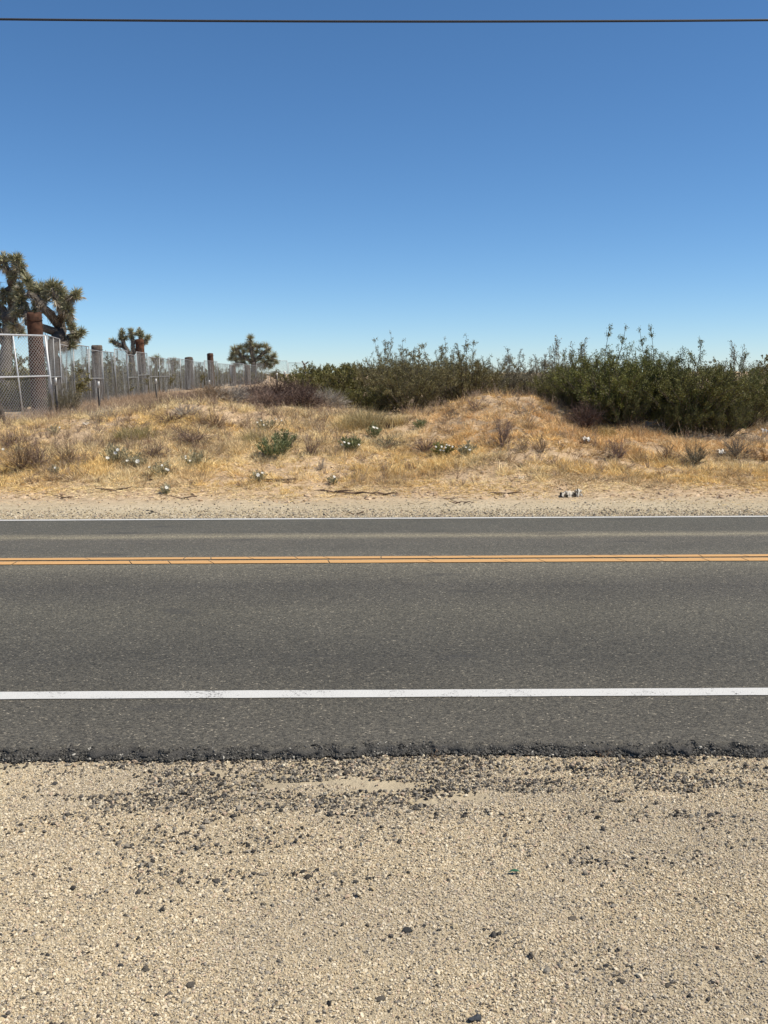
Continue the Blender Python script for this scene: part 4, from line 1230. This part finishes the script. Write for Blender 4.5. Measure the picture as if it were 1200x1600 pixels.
DK = (.075, .070, .065); MDK = (.12, .105, .085); BL = (.075, .08, .09)
stone(637, 1456, 20, 11, 'black oblong stone alone near the middle of the near gravel', (.05, .05, .048), 1)
stone(741, 1594, 22, 17, 'bluish dark stone cut by the bottom edge of the picture', BL, 2)
stone(298, 1541, 19, 13, 'slanted dark brown stone in the near gravel at lower left', MDK, 3)
stone(190, 1510, 13, 11, 'dark round stone, left one of two at lower left', DK, 4)
stone(228, 1517, 15, 12, 'dark grey-brown stone, right one of two at lower left', MDK, 5)
stone(110, 1359, 12, 9, 'dark round stone at upper left of the pale gravel', DK, 6)
stone(74, 1493, 9, 7, 'small dark stone right half of a touching pair near the left edge', DK, 7)
stone(66, 1491, 8, 6, 'small dark stone left half of a touching pair near the left edge', DK, 8)
stone(555, 1380, 12, 7, 'slanting black chip in the gravel above the black oblong stone', DK, 9)
stone(596, 1560, 18, 8, 'flat brown-grey chip near the bottom edge left of the bluish stone', MDK, 10)
stone(895, 1434, 17, 8, 'flat grey-brown stone in the right half of the gravel', (.16, .135, .105), 11)
stone(947, 1509, 13, 8, 'dark stone, right one of a row of three at lower right', DK, 12)
stone(937, 1514, 11, 7, 'dark stone, left one of a row of three at lower right', MDK, 13)
stone(971, 1534, 14, 10, 'brown-grey stone below the row of three at lower right', MDK, 14)
stone(1043, 1540, 12, 8, 'grey stone right of the brown-grey stone at lower right', MDK, 15)
stone(992, 1342, 13, 8, 'black angular stone at upper right of the pale gravel', (.05, .048, .045), 16)
stone(934, 1343, 11, 8, 'round dark stone left of the black angular stone', DK, 17)
stone(1113, 1535, 11, 9, 'dark stone near the lower right edge', DK, 18)
stone(85, 1225, 12, 7, 'dark asphalt lump below the road edge at left', DK, 19)
stone(1110, 1275, 13, 8, 'dark asphalt lump below the road edge at right', DK, 20)
stone(5, 1592, 14, 9, 'dark stone in the bottom left corner', DK, 21)
stone(283, 1173, 8, 7, 'white pebble lying on the asphalt edge at left', (.62, .60, .56), 22)

def leaf_scrap():
    d = ray(803, 1366); p = Vector((0, 0, CAM_H)) + d * ((-.124 - CAM_H) / d.z)
    m = MB()
    m.add([(-.022, 0, .004), (-.008, -.008, .012), (.012, -.008, .012), (.026, 0, .006), (.012, .009, .010), (-.008, .009, .010), (.002, 0, .017)],
          [(0, 1, 6), (1, 2, 6), (2, 3, 6), (3, 4, 6), (4, 5, 6), (5, 0, 6)], (.035, .11, .06))
    o = mkobj('green_scrap', m.mesh('green_scrap', M['paper'])); o.location = (p.x, p.y, Hs(p.x, p.y) + .004)
    tag(o, 'small green scrap lying in the near gravel right of centre', 'litter')
leaf_scrap()

def stick(px, py, L, label, pieces=3, seed=0, colr=(.12, .08, .055), r=.008):
    p = on(px, py, 11.6); rnd = random.Random(seed)
    m = MB()
    for k in range(pieces):
        a = rnd.uniform(-.5, .5) + (math.pi if k % 2 else 0)
        s = Vector((rnd.uniform(-.06, .06), rnd.uniform(-.05, .05), .012))
        m.tube([s, s + Vector((math.cos(a) * L * .25, math.sin(a) * L * .2, .02)), s + Vector((math.cos(a + .3) * L * .5, math.sin(a) * L * .3, rnd.uniform(.0, .05)))], [r, r * .8, r * .4], colr, 5)
    o = mkobj('fallen_twig', m.mesh('fallen_twig', M['twig'])); o.location = p
    tag(o, label, 'twig', 'fallen twigs on the far verge')
stick(720, 788, .26, 'dark curled twig on the far verge right of the middle', 5, 1)
stick(697, 782, .34, 'thin forked twig left of the dark curled twig', 3, 2, r=.006)
stick(655, 789, .3, 'straight pale twig lying near the far white line', 2, 3, (.25, .2, .13), .005)
stick(100, 780, .4, 'dark twig on the far sandy strip at left', 3, 4)
stick(178, 768, .5, 'forked dark branch on the sand below the grass at left', 4, 5, r=.012)
stick(280, 780, .5, 'dark twig on the sand under the green-leaved poppy', 3, 6)
stick(555, 772, .6, 'long dark twig along the sand edge in the middle', 4, 7, r=.010)
stick(520, 770, .5, 'dark branch left of the long twig on the sand edge', 4, 8, r=.010)
stick(600, 774, .4, 'dark broken branch right of the long twig on the sand edge', 4, 9, r=.011)
stick(790, 773, .5, 'dark branch at the sand edge left of the white litter', 4, 10, r=.010)
stick(436, 752, .55, 'brown branch on the pinkish sand below the green clump', 5, 11, r=.011)
stick(555, 805, .22, 'short dark twig in the gravel by the far white line', 3, 12)

for px, lab in ((676, 'small reddish dry sprig growing at the near asphalt edge'), (945, 'smaller dry sprig at the near asphalt edge right of the reddish one')):
    x = col_x(px, 4.12, -.12)
    y = float(edge_y(np.array([x]))[0]) - .03
    t = thing('dry_sprig', lab, 'weed', (x, y, Hs(x, y)), 0, 'dry sprigs at the road edge')
    mkobj('twigs', brush_mesh(int(px), .12, .07, 70, (.26, .15, .09), (.50, .34, .20), .0016, 0, .5), t)

def litter():
    p = on(894, 776, 12.2)
    t = thing('litter', 'crumpled white and black litter lying on the far sandy verge', 'litter', p, R(6))
    def crumple(name, cx, W, Ht, D, seed, colr, dark):
        rng = np.random.default_rng(seed); m = MB()
        nu, nv = 12, 8; v = []; c = []
        for j in range(nv):
            for i in range(nu):
                u = i / (nu - 1); w = j / (nv - 1)
                ang = math.pi * (w * 1.15 - .05)
                k = rng.uniform(.72, 1.18)
                v.append((cx + (u - .5) * W + rng.normal(0, .008), -math.cos(ang) * D * k, max(-.005, math.sin(ang) * Ht * k * (1 - .5 * abs(u - .5)))))
                c.append(dark if float(vnoise(u * 4 + seed, w * 3.2, seed)) > .66 else colr)
        f = []
        for j in range(nv - 1):
            for i in range(nu - 1):
                if float(vnoise(i * .7, j * .9, seed + 9)) > .80: continue
                a = j * nu + i; f += [(a, a + 1, a + nu + 1), (a, a + nu + 1, a + nu)]
        m.add(v, f, np.array(c)); return mkobj(name, m.mesh(name, M['paper']), t)
    crumple('crumpled_sheet', -.06, .19, .085, .07, 4, (.52, .47, .39), (.07, .055, .04))
    crumple('torn_sheet', .085, .09, .105, .06, 7, (.58, .54, .46), (.05, .04, .03))
    m = MB(); m.add([(-.19, -.05, .0), (-.12, -.08, .015), (-.10, .02, .06), (-.15, .03, .045)], [(0, 1, 2), (0, 2, 3)], (.09, .065, .045)); 
    mkobj('dark_flap', m.mesh('dark_flap', M['paper']), t)
litter()

def rag(px, py, w, label, seed, colr=(.74, .71, .64)):
    p = on(px, py); rng = np.random.default_rng(seed); m = MB(); n = 9; v = []
    for j in range(n):
        for i in range(n):
            u = i / (n - 1) - .5; q = j / (n - 1) - .5
            v.append((u * w * (1 + .3 * q) + rng.normal(0, w * .06), q * w * .8 + rng.normal(0, w * .05), w * .22 * math.sin(u * 9 + seed) * math.cos(q * 7 + seed) + rng.uniform(0, w * .22)))
    f = [t_ for j in range(n - 1) for i in range(n - 1) for t_ in ((j * n + i, j * n + i + 1, (j + 1) * n + i + 1), (j * n + i, (j + 1) * n + i + 1, (j + 1) * n + i))]
    m.add(v, f, colr)
    o = mkobj('rag', m.mesh('rag', M['paper'])); o.location = (p.x, p.y - .05, p.z + .05); o.rotation_euler = (R(25), 0, rng.uniform(-.5, .5))
    tag(o, label, 'rag')
rag(915, 691, .12, 'white crumpled rag in the grass below the dark brown dead shrub', 3)
rag(1125, 711, .13, 'pair of white crumpled scraps by the twiggy shrub near the right edge', 5)
rag(1192, 678, .13, 'pale rubbish at the right edge under the thicket', 6, (.55, .53, .50))
rag(135, 668, .10, 'pale broken scrap on the bare earth below the fence', 8, (.60, .52, .42))
rag(814, 752, .08, 'small pale scrap on the lower grass left of the litter', 9, (.58, .47, .33))
